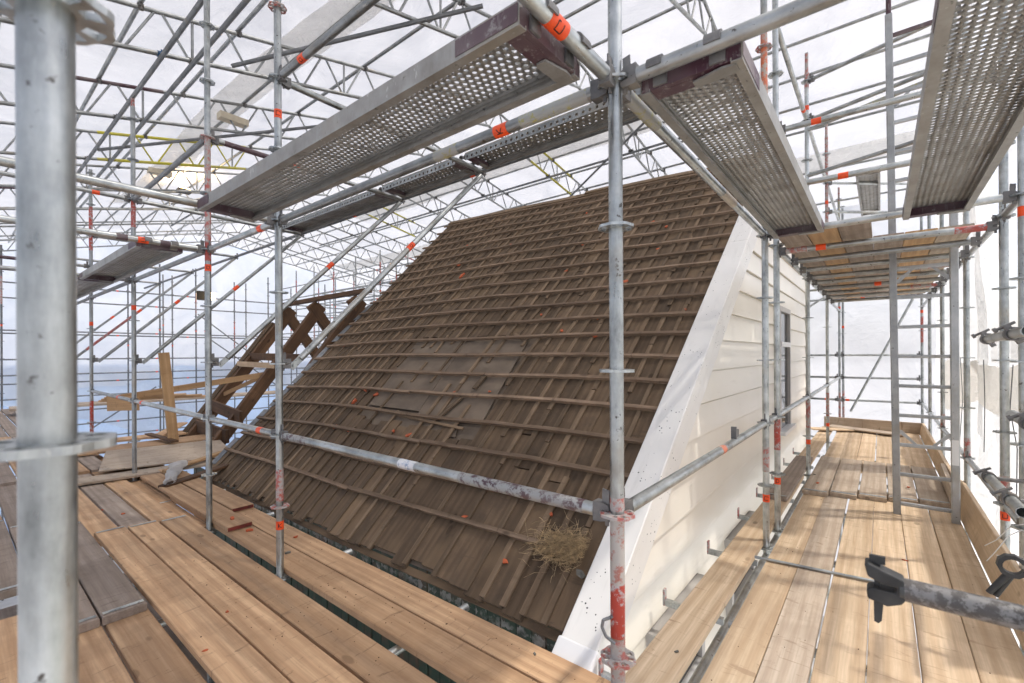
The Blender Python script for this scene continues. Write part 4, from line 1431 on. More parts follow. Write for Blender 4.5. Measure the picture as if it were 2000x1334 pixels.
for k, z in enumerate((1.44, 1.94, 2.44, 2.94)):
    ledger((XI, IY[3], z), (XO, OY[4], z), 'far cross tube above the timber platform, %s level up' % ORD[k], NL, n=12, tapes=(0.4,) if k == 1 else ())
for k, (z, m_, tp) in enumerate(((1.44, 'galv', ()), (1.2, 'galv', (0.3,)), (-0.06, 'galv', ()), (-0.56, 'galvold', ()), (-1.06, 'galvold', (0.1,)))):
    ledger((XI, IY[4], z), (XO, OY[5], z), 'cross tube closing the far end of the walkway, %s from the top' % ORD[k], NL, m_, n=12, tapes=tp)
    ledger((XI, IY[4], z), (XI - 2.4, IY[4], z), 'tube running behind the house corner at the far end, %s from the top' % ORD[k], NL, m_, n=12, tapes=tp, paint=((0.0, 0.7, 'yellow'),) if k == 0 else ())
ledger((XI - 1.5, IY[4] - 0.1, 0.4), (XI, IY[4] - 0.1, 1.44), 'slanting brace with a red end behind the house corner', NL, 'galv', heads=False, n=12, name='diagonal_brace', cat='brace', paint=((0.0, 0.2, 'redworn'),))
ledger((XI + 0.2, IY[4] - 0.1, -1.3), (XO, IY[4] - 0.1, 1.44), 'long slanting brace across the far end of the walkway', NL, 'galv', heads=False, n=12, name='diagonal_brace', cat='brace')

# ------------------------------------------------------------------ boards of the gable walkway
GB = 'boards of the gable walkway'
edges = [-0.653, -0.456, -0.262, -0.058, 0.143, 0.347, 0.547]
rb_ = random.Random(5)
nm = ['beside the pair of poles, nearest the house', 'second from the house', 'third from the house', 'fourth from the house', 'second from the toe board', 'next to the toe board']
for k in range(6):
    xa, xb = edges[k], edges[k + 1]
    g_ = rb_.uniform(0.002, 0.009)
    xm = (xa + xb) / 2
    board((xm, 0.55 + rb_.uniform(-.1, .1), ZD), (xm + rb_.uniform(-.008, .008), 6.25, ZD), xb - xa - g_, 0.04, 'woodlit' if k != 1 else 'woodoldlit', 'long bare walkway board in the foreground, ' + nm[k], GB)
    board((xm + rb_.uniform(-.01, .01), 7.3, ZD + 0.002), (xm, 11.3, ZD + 0.002), xb - xa - g_, 0.04, 'woodlit', 'walkway board beyond the weathered ones, ' + nm[k].replace('beside the pair of poles, nearest the house', 'nearest the house'), GB)
for k in range(5):
    xa = -0.66 + 0.238 * k
    board((xa + 0.115, 5.72 + 0.075 * k, ZD + 0.042), (xa + 0.115, 7.75, ZD + 0.042), 0.225, 0.04, 'woodoldlit', 'short weathered board lying across the walkway joint, %s from the house' % ORD[k], GB, bands=(0,))
board((-0.84, 1.62, ZD), (-0.835, 6.6, ZD), 0.2, 0.04, 'woodlit', 'single pale board between the poles and the cream siding', GB)
board((-0.84, 5.3, ZD + 0.042), (-0.84, 7.6, ZD + 0.042), 0.2, 0.04, 'woodold', 'short grey board lying on the pale board beside the siding', GB, bands=(0,))
board((-0.84, 7.3, ZD + 0.002), (-0.83, 11.2, ZD + 0.002), 0.2, 0.04, 'woodlit', 'farther pale board beside the siding below the window', GB)
board((0.640, 1.3, ZD + 0.2), (0.640, 6.45, ZD + 0.2), 0.036, 0.225, 'woodlit', 'tan toe board standing on edge along the side sheeting', GB, name='toe_board', roll=R(18))
board((0.60, 6.5, ZD + 0.20), (0.60, 11.2, ZD + 0.20), 0.04, 0.215, 'woodlit', 'farther toe board on edge past the ladder', GB, name='toe_board', roll=R(8))
board((0.54, 6.1, ZD + 0.2), (0.56, 7.3, ZD + 0.2), 0.04, 0.2, 'woodoldlit', 'short grey toe board overlapping the long one behind the ladder foot', GB, name='toe_board')
board((-0.9, 11.25, ZD + 0.2), (0.62, 11.2, ZD + 0.2), 0.04, 0.22, 'woodoldlit', 'upright end board closing the far end of the walkway', GB, name='toe_board')
board((-0.8, 11.0, ZD + 0.06), (0.3, 10.6, ZD + 0.05), 0.3, 0.025, 'woodoldlit', 'loose thin board lying askew at the far end of the walkway', GB)
board((-1.05, 10.4, ZD + 0.06), (-0.45, 10.75, ZD + 0.05), 0.25, 0.025, 'woodlit', 'loose tan board piece at the far house corner', GB)
for k, y in enumerate((2.0, 2.84, 3.78, 4.76, 5.6, 6.5, 7.4, 8.3)):
    t = thing('board_bracket', 'small steel bracket end poking out towards the siding, %s from the corner' % ORD[k], 'bracket', (XI, y, -1.56), 'brackets under the single board beside the siding')
    mb = MB()
    mb.box((-0.17, 0, -0.005), (0.34, 0.03, 0.036))
    ob('bracket_bar', mb.mesh('bracket_bar'), 'galv', t, T((0, 0, 0)))
    mb = MB()
    mb.box((-0.348, 0, 0.026), (0.012, 0.034, 0.10))
    ob('upturned_end', mb.mesh('upturned_end'), 'redworn', t, T((0, 0, 0)))
    tube('clamp', (0.0, y - 0.0, -1.56), (0.16, y, -1.56), 'galv', t, 0.022, 10, MWD[t.name])
for k, y in enumerate((1.47, 2.84, 4.12, 5.4, 6.87, 8.3, 9.6, 11.0)):
    ledger((XI + 0.03, y, -1.567), (XO, y, -1.567), 'cross tube under the gable walkway boards, %s from the corner' % ORD[k], 'cross tubes under the walkway boards', heads=False, name='deck_transom', n=12)
ledger((XI, YA, -1.62), (XI, IY[2], -1.62), 'dark tube under the edge of the gable walkway boards', NL, 'galvold', heads=False, n=14)

# timber platform above the walkway
PB = 'boards of the timber platform over the walkway'
for k, (xa, wd, m_) in enumerate(((-0.56, 0.2, 'woodold'), (-0.355, 0.2, 'woodyel'), (-0.15, 0.2, 'woodold'), (0.055, 0.2, 'woodold'), (0.26, 0.2, 'woodyel'), (0.465, 0.2, 'woodoldlit'))):
    board((xa, 4.22 if k < 3 else 4.95, ZL + 0.005 + 0.042), (xa, 9.9, ZL + 0.047), wd, 0.04, m_, 'platform board over the walkway seen from below, %s from the house' % ORD[k], PB)

# ------------------------------------------------------------------ ladder
la = thing('ladder', 'aluminium ladder standing on the gable walkway', 'ladder', (0.31, 5.55, ZD))
LB = MWD[la.name]
for (x0, x1) in ((0.114, 0.07), (0.508, 0.50)):
    mb = MB()
    mb.prism([(-0.022, -0.032), (0.022, -0.032), (0.028, -0.026), (0.028, 0.026), (0.022, 0.032), (-0.022, 0.032), (-0.028, 0.026), (-0.028, -0.026)], 0, 4.65, 'z')
    o = ob('rail', fixn(mb.mesh('rail')), 'alu', la, LB.inverted() @ T((x0, 5.55, ZD + 0.002)) @ Matrix.Rotation(math.atan2(x1 - x0, 4.65), 4, 'Y'))
    ob('spigot', tube_me(0.45, 0.02, 12), 'purple', la, LB.inverted() @ T((x1, 5.55, ZD + 4.65)))
for k in range(17):
    z = 0.10 + 0.272 * k
    f = z / 4.65
    xa, xb = 0.114 - 0.044 * f + 0.028, 0.508 - 0.008 * f - 0.028
    mb = MB()
    mb.prism([(-0.014, -0.015), (0.014, -0.015), (0.016, 0.0), (0.014, 0.015), (-0.014, 0.015), (-0.016, 0)], xa, xb, 'x')
    ob('rung', fixn(mb.mesh('rung')), 'alu' if k != 16 else 'purple', la, LB.inverted() @ T((0, 5.55, ZD + z)))
    if k in (2, 8, 14):
        for (xc, sg) in ((xa, 1), (xb, -1)):
            mb = MB()
            q_ = 1 if k == 2 else -1
            mb.prism([(xc, 0.105 * q_), (xc, 0.135 * q_), (xc + sg * 0.015, 0.135 * q_), (xc + sg * 0.125, 0.012 * q_), (xc + sg * 0.1, 0.012 * q_)], -0.008, 0.008, 'y')
            ob('gusset', fixn(mb.mesh('gusset')), 'alu', la, LB.inverted() @ T((0, 5.55, ZD + z)))
mb = MB()
mb.box((0.0, -0.034, 0.0), (0.045, 0.002, 0.22))
ob('sticker', mb.mesh('sticker'), 'white', la, T((0.195, 0, 0.62)))

# ------------------------------------------------------------------ loose tubes and fittings at the picture edge
for k, (a, b, lab) in enumerate((((0.50, 2.95, 0.09), (0.5, 4.02, 0.075), 'open-ended tube with two couplers sticking out at eye level beside the side sheeting'),
                                 ((0.505, 2.85, -0.315), (0.52, 3.4, -0.32), 'short open tube end with a dark coupler below eye level'),
                                 ((0.49, 3.0, -0.715), (0.5, 3.98, -0.75), 'open tube with dark couplers just above the toe board'))):
    t = thing('tube_stub', lab, 'scaffold tube', a, 'open tubes with couplers at the side sheeting')
    B = MWD[t.name]
    a, b = Vector(a), Vector(b)
    mb = MB()
    mb.pipe((0, 0, 0), b - a, TR)
    ob('tube', mb.mesh('tube'), 'galv' if k != 1 else 'galvold', t, T((0, 0, 0)))
    for f in ((0.28, 0.9) if k != 1 else (0.25,)):
        c = a.lerp(b, f)
        ob('coupler', coupler_me(), 'cast', t, B.inverted() @ along(c, b) @ Matrix.Rotation(R(60), 4, 'Z'))
        mb = MB()
        mb.cyl((0, 0, 0), (0.15, 0, 0), 0.012, n=8)
        ob('coupler_arm', mb.mesh('coupler_arm'), 'cast', t, T(b * 0 + (b - a) * f) @ T((0.02, 0, 0.0)))
cl = thing('open_coupler', 'open black half coupler hanging above the toe board', 'coupler', (0.335, 2.2, -0.705))
mb = MB()
n = 18
vs = []
for i in range(n + 1):
    a = 0.5 + 5.5 * i / n
    for (r, z) in ((0.024, -0.012), (0.036 + 0.002 * (i % 2), -0.012), (0.036 + 0.002 * (i % 2), 0.012), (0.024, 0.012)):
        vs.append((r * math.cos(a), z, r * math.sin(a)))
fs = [(4 * i + j, 4 * i + (j + 1) % 4, 4 * i + 4 + (j + 1) % 4, 4 * i + 4 + j) for i in range(n) for j in range(4)] + [(0, 1, 2, 3), (4 * n + 3, 4 * n + 2, 4 * n + 1, 4 * n)]
mb.add(vs, fs)
ob('ring', fixn(mb.mesh('ring')), 'blackcast', cl, T((0, 0, 0)))
mb = MB()
mb.cyl((-0.01, 0, -0.03), (-0.055, 0.0, -0.105), 0.011, 0.009, n=8)
mb.cyl((-0.0, 0.012, -0.03), (-0.038, 0.012, -0.115), 0.011, 0.009, n=8)
ob('swing_bolt', mb.mesh('swing_bolt'), 'blackcast', cl, T((0, 0, 0)))
mb = MB()
mb.box((0.07, 0.0, -0.01), (0.08, 0.03, 0.035))
mb.cyl((0.10, 0, -0.01), (0.36, 0.3, -0.02), 0.02, n=10)
ob('coupler_body', mb.mesh('coupler_body'), 'blackcast', cl, T((0, 0, 0)))
for k, pts in enumerate((((0.53, 4.3, -1.28), (0.57, 4.2, -1.2), (0.62, 4.1, -1.07), (0.66, 4.0, -1.02)), ((0.52, 4.15, -1.33), (0.55, 4.1, -1.25), (0.6, 4.05, -1.12), (0.66, 4.03, -1.06)), ((0.55, 4.05, -1.25), (0.6, 3.95, -1.22), (0.68, 3.9, -1.2), (0.72, 3.86, -1.18)))):
    mb = MB()
    for a, b in zip(pts, pts[1:]):
        mb.cyl(a, b, 0.0028, n=5)
    o = ob('cable_tie', mb.mesh('cable_tie'), 'tie')
    tag(o, 'white cable tie end curling above the toe board, %s of three' % ('highest', 'middle', 'lowest')[k], 'cable tie', 'white cable ties on the side sheeting')
for k, pts in enumerate((((0.80, 5.2, -0.1), (0.79, 5.25, -0.45), (0.82, 5.2, -0.75), (0.80, 5.12, -1.3)), ((0.80, 6.5, -0.08), (0.81, 6.52, -0.5), (0.8, 6.5, -1.0)), ((0.8, 8.2, -0.08), (0.82, 8.2, -0.6), (0.79, 8.22, -1.2)), ((0.74, 4.15, 0.0), (0.78, 4.2, -0.3), (0.76, 4.3, -0.55), (0.8, 4.3, -0.9)))):
    mb = MB()
    for a, b in zip(pts, pts[1:]):
        mb.cyl(a, b, 0.004, n=6)
    tag(ob('cord', mb.mesh('cord'), 'galvdark'), 'thin dark cord hanging on the cream sheeting flap, %s along the walkway' % ('second', 'third', 'fourth', 'first')[k], 'cord', 'cords on the side sheeting')
# black ledger left hanging open in the foreground
bl = thing('hanging_ledger', 'black chipped tube with a wedge head jutting in over the walkway foreground', 'scaffold tube', (-0.02, 1.38, -0.545))
mb = MB()
mb.cyl((0.052, 0, 0), (0.80, 0.0, 0), 0.0245, n=28)
ob('tube', mb.mesh('tube'), 'blackgrey' if 'blackgrey' in M else 'galvdark', bl, T((0, 0, 0)))
mb = MB()
mb.cyl((0.06, 0, 0), (0.25, 0, 0), 0.0252, n=28)
ob('painted_section', mb.mesh('painted_section'), 'black', bl, T((0, 0, 0)))
rotx = Matrix(((0, 0, -1), (1, 0, 0), (0, 1, 0))).to_4x4()
mb = MB()
mb.prism([(0.06, 0.026), (0.03, 0.036), (-0.005, 0.05), (-0.012, 0.046), (-0.006, 0.018), (0.02, 0.008), (0.045, 0.006), (0.045, -0.006), (0.0, -0.006), (-0.008, -0.014), (-0.006, -0.034), (0.03, -0.042), (0.055, -0.03), (0.062, -0.02)], -0.021, 0.021, 'y')
h = ob('wedge_head', fixn(mb.mesh('wedge_head')), 'blackcast', bl, T((0, 0, 0)))
bv = h.modifiers.new('b', 'BEVEL')
bv.width = 0.006
bv.segments = 3
mb = MB()
mb.prism([(0.005, -0.035), (0.024, -0.035), (0.02, -0.085), (0.014, -0.093), (0.006, -0.09)], -0.004, 0.004, 'y')
mb.box((0.012, 0, 0.0), (0.012, 0.007, 0.12))
mb.box((0.012, 0, 0.056), (0.03, 0.008, 0.018))
ob('wedge', fixn(mb.mesh('wedge')), 'blackcast', bl, T((0, 0, 0)))
# thin rod lying on the walkway
rod = thing('steel_rod', 'thin shiny steel rod lying across the walkway boards', 'rod', (-0.72, 3.70, ZD))
tube('rod', (-0.72, 3.70, ZD + 0.012), (0.0, 3.785, ZD + 0.012), 'galv', rod, 0.0105, 10, MWD[rod.name])

# ------------------------------------------------------------------ boards of the eaves walkway
EB = 'boards of the eaves walkway'
ye = [0.76, 0.965, 1.17, 1.372]
for k in range(3):
    board((0.2, (ye[k] + ye[k + 1]) / 2, ZD + 0.04), (-5.08 + 0.05 * k, (ye[k] + ye[k + 1]) / 2 + 0.004 * k, ZD + 0.04), ye[k + 1] - ye[k] - 0.012, 0.04, 'wood',
          'new board of the eaves walkway with a metal end band, %s' % ('innermost beside the grey boards', 'middle of three', 'nearest the pole row')[k], EB, bands=(1,))
for k, (a, b) in enumerate(((0.55, 0.755), (0.34, 0.545), (0.13, 0.335))):
    board((0.1, (a + b) / 2, ZD), (-3.9, (a + b) / 2, ZD), b - a - 0.01, 0.04, 'wood', 'brown foreground board partly under the grey ones, %s from the new boards' % ORD[k], EB)
    board((-3.37 + 0.0 * k - (0.85 if k == 2 else 0), (a + b) / 2 - 0.012, ZD + 0.045), (-5.5 - 0.3 * k, (a + b) / 2 - 0.012, ZD + 0.045), b - a - 0.006, 0.045, 'woodold', 'weathered grey board with metal bands by the blurred pole, %s from the new boards' % ORD[k], EB, bands=(0, 1))
for k, (a, b) in enumerate(((0.13, 0.33), (0.335, 0.535), (0.54, 0.74), (0.75, 0.95), (0.96, 1.16), (1.165, 1.37))):
    board((-4.9 - (0.2 if k < 3 else 0), (a + b) / 2, ZD - (0 if k > 2 else 0.0)), (-8.1 - 0.1 * (k % 3), (a + b) / 2, ZD), b - a - 0.012, 0.04, 'wood' if k not in (1, 4) else 'woodold', 'dusty board farther along the eaves walkway, %s from the outer edge' % ORD[k], EB)
    board((-7.9, (a + b) / 2, ZD + 0.035), (-12.4, (a + b) / 2, ZD + 0.035), b - a - 0.014, 0.04, 'woodold' if k % 2 else 'wood', 'distant board of the eaves walkway, %s from the outer edge' % ORD[k], EB)
    board((-12.2, (a + b) / 2, ZD), (-19.5, (a + b) / 2, ZD), b - a - 0.014, 0.04, 'woodold', 'most distant board of the eaves walkway, %s from the outer edge' % ORD[k], EB)
for k, (a, b) in enumerate(((1.492, 1.70), (1.706, 1.912))):
    board((-0.92, (a + b) / 2, ZD), (-5.9, (a + b) / 2, ZD), b - a - 0.008, 0.04, 'wood', 'long board between the poles and the eaves, %s' % ('on the pole side', 'on the roof side')[k], EB)
    o = board((-4.3 - 0.5 * k, (a + b) / 2 - 0.01, ZD + 0.042), (-7.0 - 0.2 * k, (a + b) / 2 - 0.02, ZD + 0.042), b - a - 0.01, 0.038, 'wood', 'doubled board with a red painted end beside the eaves, %s' % ('on the pole side', 'on the roof side')[k], EB)
    board((-5.85, (a + b) / 2, ZD - 0.042), (-8.6, (a + b) / 2 + 0.02, ZD - 0.042), b - a - 0.01, 0.04, 'wood', 'low board before the rafters under the plastic roll, %s' % ('on the pole side', 'on the roof side')[k], EB)
    mb = MB()
    mb.box((-0.0012, 0, 0), (0.002, b - a - 0.02, 0.03))
    ob('painted_end', mb.mesh('painted_end'), 'redplain', o, T((0, 0, 0)))
for k in range(6):  # lower lift added to block light and keep the gaps above dark
    board((0.0, 0.2 + 0.31 * k, -3.5), (-9.5, 0.2 + 0.31 * k, -3.5), 0.3, 0.04, 'woodold', 'added shaded board of the walkway one storey below the eaves walkway, %s from the outer edge' % ORD[k], 'boards of the added lower walkway')
board((-4.75, 1.43, ZD - 0.045), (-7.16, 1.43, ZD - 0.045), 0.15, 0.04, 'wood', 'low narrow board filling the gap along the pole row, nearer piece', EB)
board((-7.3, 1.43, ZD - 0.045), (-9.8, 1.43, ZD - 0.045), 0.15, 0.04, 'wood', 'low narrow board filling the gap along the pole row, farther piece', EB)
# crosswise plywood and boards towards the rafters
CB = 'crosswise boards near the rafters'
board((-7.3, 0.9, ZD + 0.045), (-7.18, 2.45, ZD + 0.045), 0.32, 0.03, 'woodoldlit', 'grey crosswise board in front of the rafters, nearest of them', CB)
board((-8.28, 1.34, ZD + 0.08), (-7.98, 2.75, ZD + 0.08), 1.55, 0.02, 'woodoldlit', 'wide plywood sheet lying towards the rafters', CB, name='plywood_sheet')
board((-9.3, 0.6, ZD + 0.08), (-9.25, 3.2, ZD + 0.08), 0.55, 0.03, 'wood', 'brown crosswise boards beyond the plywood sheet', CB)
board((-10.2, 0.8, ZD + 0.08), (-10.15, 3.4, ZD + 0.08), 0.4, 0.03, 'wood', 'most distant crosswise board near the upright board', CB)
board((-9.1, 2.36, ZD + 0.09), (-9.16, 2.24, 0.05), 0.15, 0.03, 'woodyel', 'tan board standing upright before the skylight-tinted sheeting', None, name='upright_board')
board((-9.75, 1.62, -0.66), (-8.9, 3.78, -0.3), 0.025, 0.1, 'woodyel', 'long thin batten slanting from the guard rail to the rafters', None, name='batten')
board((-9.62, 1.62, -0.66), (-9.1, 1.9, -0.64), 0.03, 0.22, 'woodyel', 'small plywood offcut hanging under the slanting batten', None, name='plywood_offcut')
board((-10.0, 3.35, -0.75), (-8.8, 3.75, -0.3), 0.03, 0.07, 'woodyel', 'short slanting batten between the rafters', None, name='batten')
for k in range(4):
    board((-16.5 + 0.2 * k, 2.6 + 0.02 * k, -1.2 + 0.05 * k), (-15.8, 5.2 - 0.4 * k, -1.2 + 0.05 * k), 0.24, 0.045, 'woodyel' if k % 2 else 'wood', 'stacked board on the distant platform before the skylight-tinted sheeting, %s up' % ORD[k], 'boards on the distant platform')
board((-17.2, 1.0, -1.3), (-16.8, 9.5, -1.3), 0.9, 0.06, 'woodoldlit', 'long distant platform board in front of the skylight-tinted sheeting', 'boards on the distant platform')
for k, (p, q, w_) in enumerate((((-6.2, 1.5, -1.44), (-6.6, 2.3, -1.40), 0.12), ((-6.9, 1.7, -1.42), (-7.4, 2.5, -1.38), 0.09), ((-9.6, 2.2, -1.38), (-10.6, 2.9, -1.30), 0.16), ((-8.8, 2.3, -1.36), (-9.9, 2.2, -1.34), 0.1))):
    board(p, q, w_, 0.03, ('rafter', 'woodyel', 'wood', 'rafter')[k], 'loose timber offcut lying before the rafters, %s' % ('nearest and dark', 'small and tan', 'farthest and pale', 'dark one by the upright board')[k], 'timber offcuts before the rafters', name='timber_offcut')
o = sheet('plastic_scrap', lambda u, v: (-6.15 - 0.9 * u, 1.55 + 0.32 * u + (0.05 + 0.05 * u) * math.cos(6.2 * v), -1.40 + (0.035 + 0.015 * math.sin(8 * u)) * math.sin(6.2 * v)), 18, 12, 'sheetgrey', 'crumpled roll of pale plastic on the boards before the rafters', 0.025, 9)

# ------------------------------------------------------------------ distant scaffold
DS = 'standards of the distant end wall'
wy = [0.6, 2.0, 4.3, 5.38, 5.68, 7.93, 8.4, 10.4, 12.4]
for k, y in enumerate(wy):
    standard(-19.6, y + 0.4, -7, 3.2, 'thin pole of the inner row before the end wall, %s from the eaves side' % ORD[k], DS, fz(-1.6, 3.2), (0.9,), ((1.5, 2.3, 'redworn'),) if k % 3 == 0 else (), 'galvdark', False, n=8)
    standard(-22.0, y, -7, 3.2 if y < 12 else 3.0, 'thin distant pole on the end wall sheeting, %s from the eaves side' % ORD[k], DS, fz(-1.6, 3.2), (1.2, -0.1) if k % 2 else (0.4,), ((0.3, 1.5, 'red'),) if k in (1, 5) else (), 'galvdark', False, n=8)
for k, z in enumerate((-3.9, -3.4, -2.9, -2.4, -1.9, -1.4, -0.9, -0.62, -0.1, 0.75, 0.85, 1.9, 2.4)):
    ledger((-21.93, -0.4, z), (-21.93, 14.2, z), 'long distant rail across the end wall sheeting, %s from the bottom' % ORD[k], 'rails of the distant end wall', 'galvdark', heads=False, n=8, tapes=(0.3, 0.45) if k % 3 == 0 else (0.38,))
for k, (a, b) in enumerate((((6.5, 1.7), (9.6, -0.8)), ((6.9, 0.7), (9.9, -1.6)), ((3.2, -2.6), (5.1, -1.2)))):
    ledger((-21.8, a[0], a[1]), (-21.8, b[0], b[1]), 'distant slanting brace on the end wall, %s from the top' % ORD[k], 'braces of the distant end wall', 'galvdark', heads=False, n=8, name='diagonal_brace', cat='brace')
bx = [-11.9, -13.4, -14.9, -16.4, -17.9, -19.4, -20.9]
for k, x in enumerate(bx):
    for q, y in enumerate((9.4, 11.2, 13.6)):
        standard(x, y, -7, 3.6 if q < 2 else 3.1, 'thin distant pole beyond the rafters, %s from the house in the %s row' % (ORD[k], ('front', 'middle', 'back')[q]), 'distant poles beyond the rafters', fz(-0.6, 3.2), (2.2,), ((2.4, 3.2, 'red'),) if (k + q) % 2 else ((0.4, 1.1, 'redworn'),), 'galvold', False, n=8)
    for q, z in enumerate((0.94, 1.94, 2.44, 2.94)):
        ledger((x, 11.2, z), (x, 13.6, z), 'short distant cross tube beyond the rafters at the %s pole from the house, %s up' % (ORD[k], ORD[q]), 'distant tubes beyond the rafters', 'galvold', heads=False, n=8)
for q, y in enumerate((9.4, 11.2, 13.6)):
    for k, z in enumerate((-0.56, 0.44, 0.94, 1.44, 1.94, 2.44, 2.94)):
        ledger((-9.0 if q else -11.6, y, z), (-21.4, y, z), 'long distant tube beyond the rafters in the %s row, %s up' % (('front', 'middle', 'back')[q], ORD[k]), 'distant tubes beyond the rafters', 'galvold', heads=False, n=8, tapes=(0.2, 0.5))

# floodlights
fl = thing('work_lamp', 'small lit work lamp on the distant end wall', 'lamp', (-20.0, 6.22, 2.27))
mb = MB()
mb.box((0, -0.16, 0), (0.14, 0.3, 0.34))
ob('housing', mb.mesh('housing'), 'ink', fl, T((0, 0, 0)))
mb = MB()
mb.box((0.09, 0.16, 0), (0.04, 0.26, 0.26))
mb.box((0.02, 0.03, 0), (0.03, 0.12, 0.05))
ob('lens', mb.mesh('lens'), 'lampglow', fl, T((0, 0, 0)))
ld = bpy.data.lights.new('work_lamp_light', 'POINT')
ld.energy = 25
ld.color = (1, 0.7, 0.35)
ld.shadow_soft_size = 0.1
lo = bpy.data.objects.new('work_lamp_light', ld)
COL.objects.link(lo)
lo.parent = fl
lo.location = (0.1, 0.2, 0)
f2 = thing('work_lamp', 'lit work lamp glowing against the roof sheeting high behind the poles', 'lamp', (-13.0, 3.6, 3.95))
mb = MB()
mb.box((0, 0, 0), (0.2, 0.26, 0.08))
ob('housing', mb.mesh('housing'), 'ink', f2, T((0, 0, 0)))
mb = MB()
mb.box((0, 0, 0.046), (0.17, 0.22, 0.01))
ob('lens', mb.mesh('lens'), 'lampglow', f2, T((0, 0, 0)))
ld = bpy.data.lights.new('work_lamp_light', 'AREA')
ld.energy = 30
ld.color = (1, 0.7, 0.38)
ld.size = 0.2
lo = bpy.data.objects.new('work_lamp_light', ld)
COL.objects.link(lo)
lo.parent = f2
lo.location = (0, 0, 0.06)
lo.rotation_euler = (math.pi, 0, 0)
for k, p in enumerate(((-8.2, 2.95, 3.84), (-12.3, 2.96, 4.02))):
    mb = MB()
    mb.box((0, 0, 0), (0.16, 0.42, 0.1))
    o = ob('timber_block', mb.mesh('timber_block'), 'foam', None, T(p))
    tag(o, 'pale timber block wedged under the roof sheeting, %s' % ('nearer one', 'farther one beside the glowing lamp')[k], 'timber block')

# ------------------------------------------------------------------ nest, shards and crumbs
nc = RP(0.036, 0.055, 0.03)
nest = thing('bird_nest', 'untidy straw bird nest on the lowest batten beside the bargeboard', 'nest', nc)
rn = random.Random(3)
mb = MB()
for i in range(900):
    u = rn.gauss(0, 1)
    a = Vector((rn.gauss(0, 0.09), rn.gauss(0, 0.045), 0)) * (1.7 if i % 9 == 0 else 1)
    a.x = min(a.x - 0.02, 0.07)
    hgt = max(0.0, 0.045 * math.exp(-(a.x / 0.12) ** 2 - (a.y / 0.08) ** 2))
    dirv = Vector((rn.gauss(0, 1), rn.gauss(0, 0.6), rn.gauss(0, 0.25))).normalized()
    ln = rn.uniform(0.05, 0.2)
    base = Vector((a.x, a.y * 0.8 - 0.0, a.y * 0.62 + hgt * rn.random() + 0.012))
    p0 = base - dirv * ln / 2
    p2 = base + dirv * ln / 2
    p1 = base + Vector((rn.gauss(0, 0.012), rn.gauss(0, 0.012), abs(rn.gauss(0, 0.015))))
    for p in (p0, p1, p2):
        p.x = min(p.x, 0.125)
        fl_ = 0.797 * p.y + 0.012
        if p.z < fl_:
            p.z = fl_ + 0.004 * rn.random()
    r_ = rn.uniform(0.0008, 0.0021)
    mb.cyl(p0, p1, r_ * 0.6, r_, n=3, caps=False)
    mb.cyl(p1, p2, r_, r_ * 0.4, n=3, caps=False)
o = ob('straw', mb.mesh('straw'), 'straw', nest, T((0, 0, 0)))
o['kind'] = 'stuff'


def shard_me(seed, s):
    rn = random.Random(seed)
    n = rn.choice((4, 5, 6))
    prof = []
    for i in range(n):
        a = 2 * math.pi * (i + rn.uniform(-.3, .3)) / n
        r_ = s * rn.uniform(0.55, 1.1)
        prof.append((r_ * math.cos(a), r_ * 0.65 * math.sin(a)))
    mb = MB()
    mb.prism(prof, 0, s * 0.35, 'z')
    me = mb.mesh('shard')
    for v in me.vertices:
        v.co.z += rn.uniform(-.12, .12) * s
    return fixn(me)


SH = [(0.736, 0.689, 3, 'high near the far edge of the roof'), (0.675, 0.624, 5, 'largest one high on the far part of the roof'), (0.782, 0.799, 2.4, 'near the far top corner of the roof'), (0.334, 0.588, 2.2, 'just above the roof centre'),
      (0.407, 0.865, 2, 'close under the ridge'), (0.189, 0.747, 3, 'high behind the main pole'), (0.15, 0.72, 2.2, 'high just past the main pole'), (0.168, 0.527, 3.4, 'wide flat one past the main pole'), (0.168, 0.511, 1.8, 'under the wide flat one'),
      (0.238, 0.392, 2, 'below the middle, before the main pole'), (0.161, 0.374, 2.6, 'round one close before the main pole'), (0.177, 0.419, 1.6, 'tiny one close before the main pole'), (0.307, 0.252, 1.5, 'small one on the bare underlay'),
      (0.39, 0.247, 1.6, 'beside the loose strip on the underlay'), (0.645, 0.235, 3, 'leftmost of the pair by the underlay corner'), (0.60, 0.227, 3, 'rightmost of the pair by the underlay corner'), (0.654, 0.208, 3.6, 'darker one below the pair'),
      (0.668, 0.194, 3, 'lowest beside the far strips'), (0.641, 0.148, 2.6, 'left of two near the guard rail'), (0.594, 0.147, 2.6, 'right of two near the guard rail'), (0.424, 0.157, 2.6, 'in the gap below the underlay'), (0.47, 0.16, 2.2, 'beside the gap below the underlay'),
      (0.2, 0.062, 2, 'low near the eaves'), (0.079, 0.089, 1.5, 'above the nest'), (0.59, 0.754, 1.6, 'small one in the upper middle'), (0.34, 0.692, 1.8, 'pale one in the upper middle'), (0.314, 0.443, 1.6, 'tiny one in the middle'),
      (0.141, 0.633, 1.7, 'small one high past the main pole'), (0.026, 0.433, 1.6, 'next to the verge halfway up'), (0.106, 0.032, 2, 'crumb under the nest')]
for k, (u, v, s_, where) in enumerate(SH):
    o = ob('tile_shard', shard_me(k, s_ * 0.016), 'tile', None, T(RP(u, v, 0.008)) @ Vector((0, -0.62, 0.784)).to_track_quat('Z', 'Y').to_matrix().to_4x4() @ Matrix.Rotation(k * 1.3, 4, 'Z'))
    tag(o, 'orange tile shard on the roof, ' + where, 'tile shard', 'tile shards on the roof')
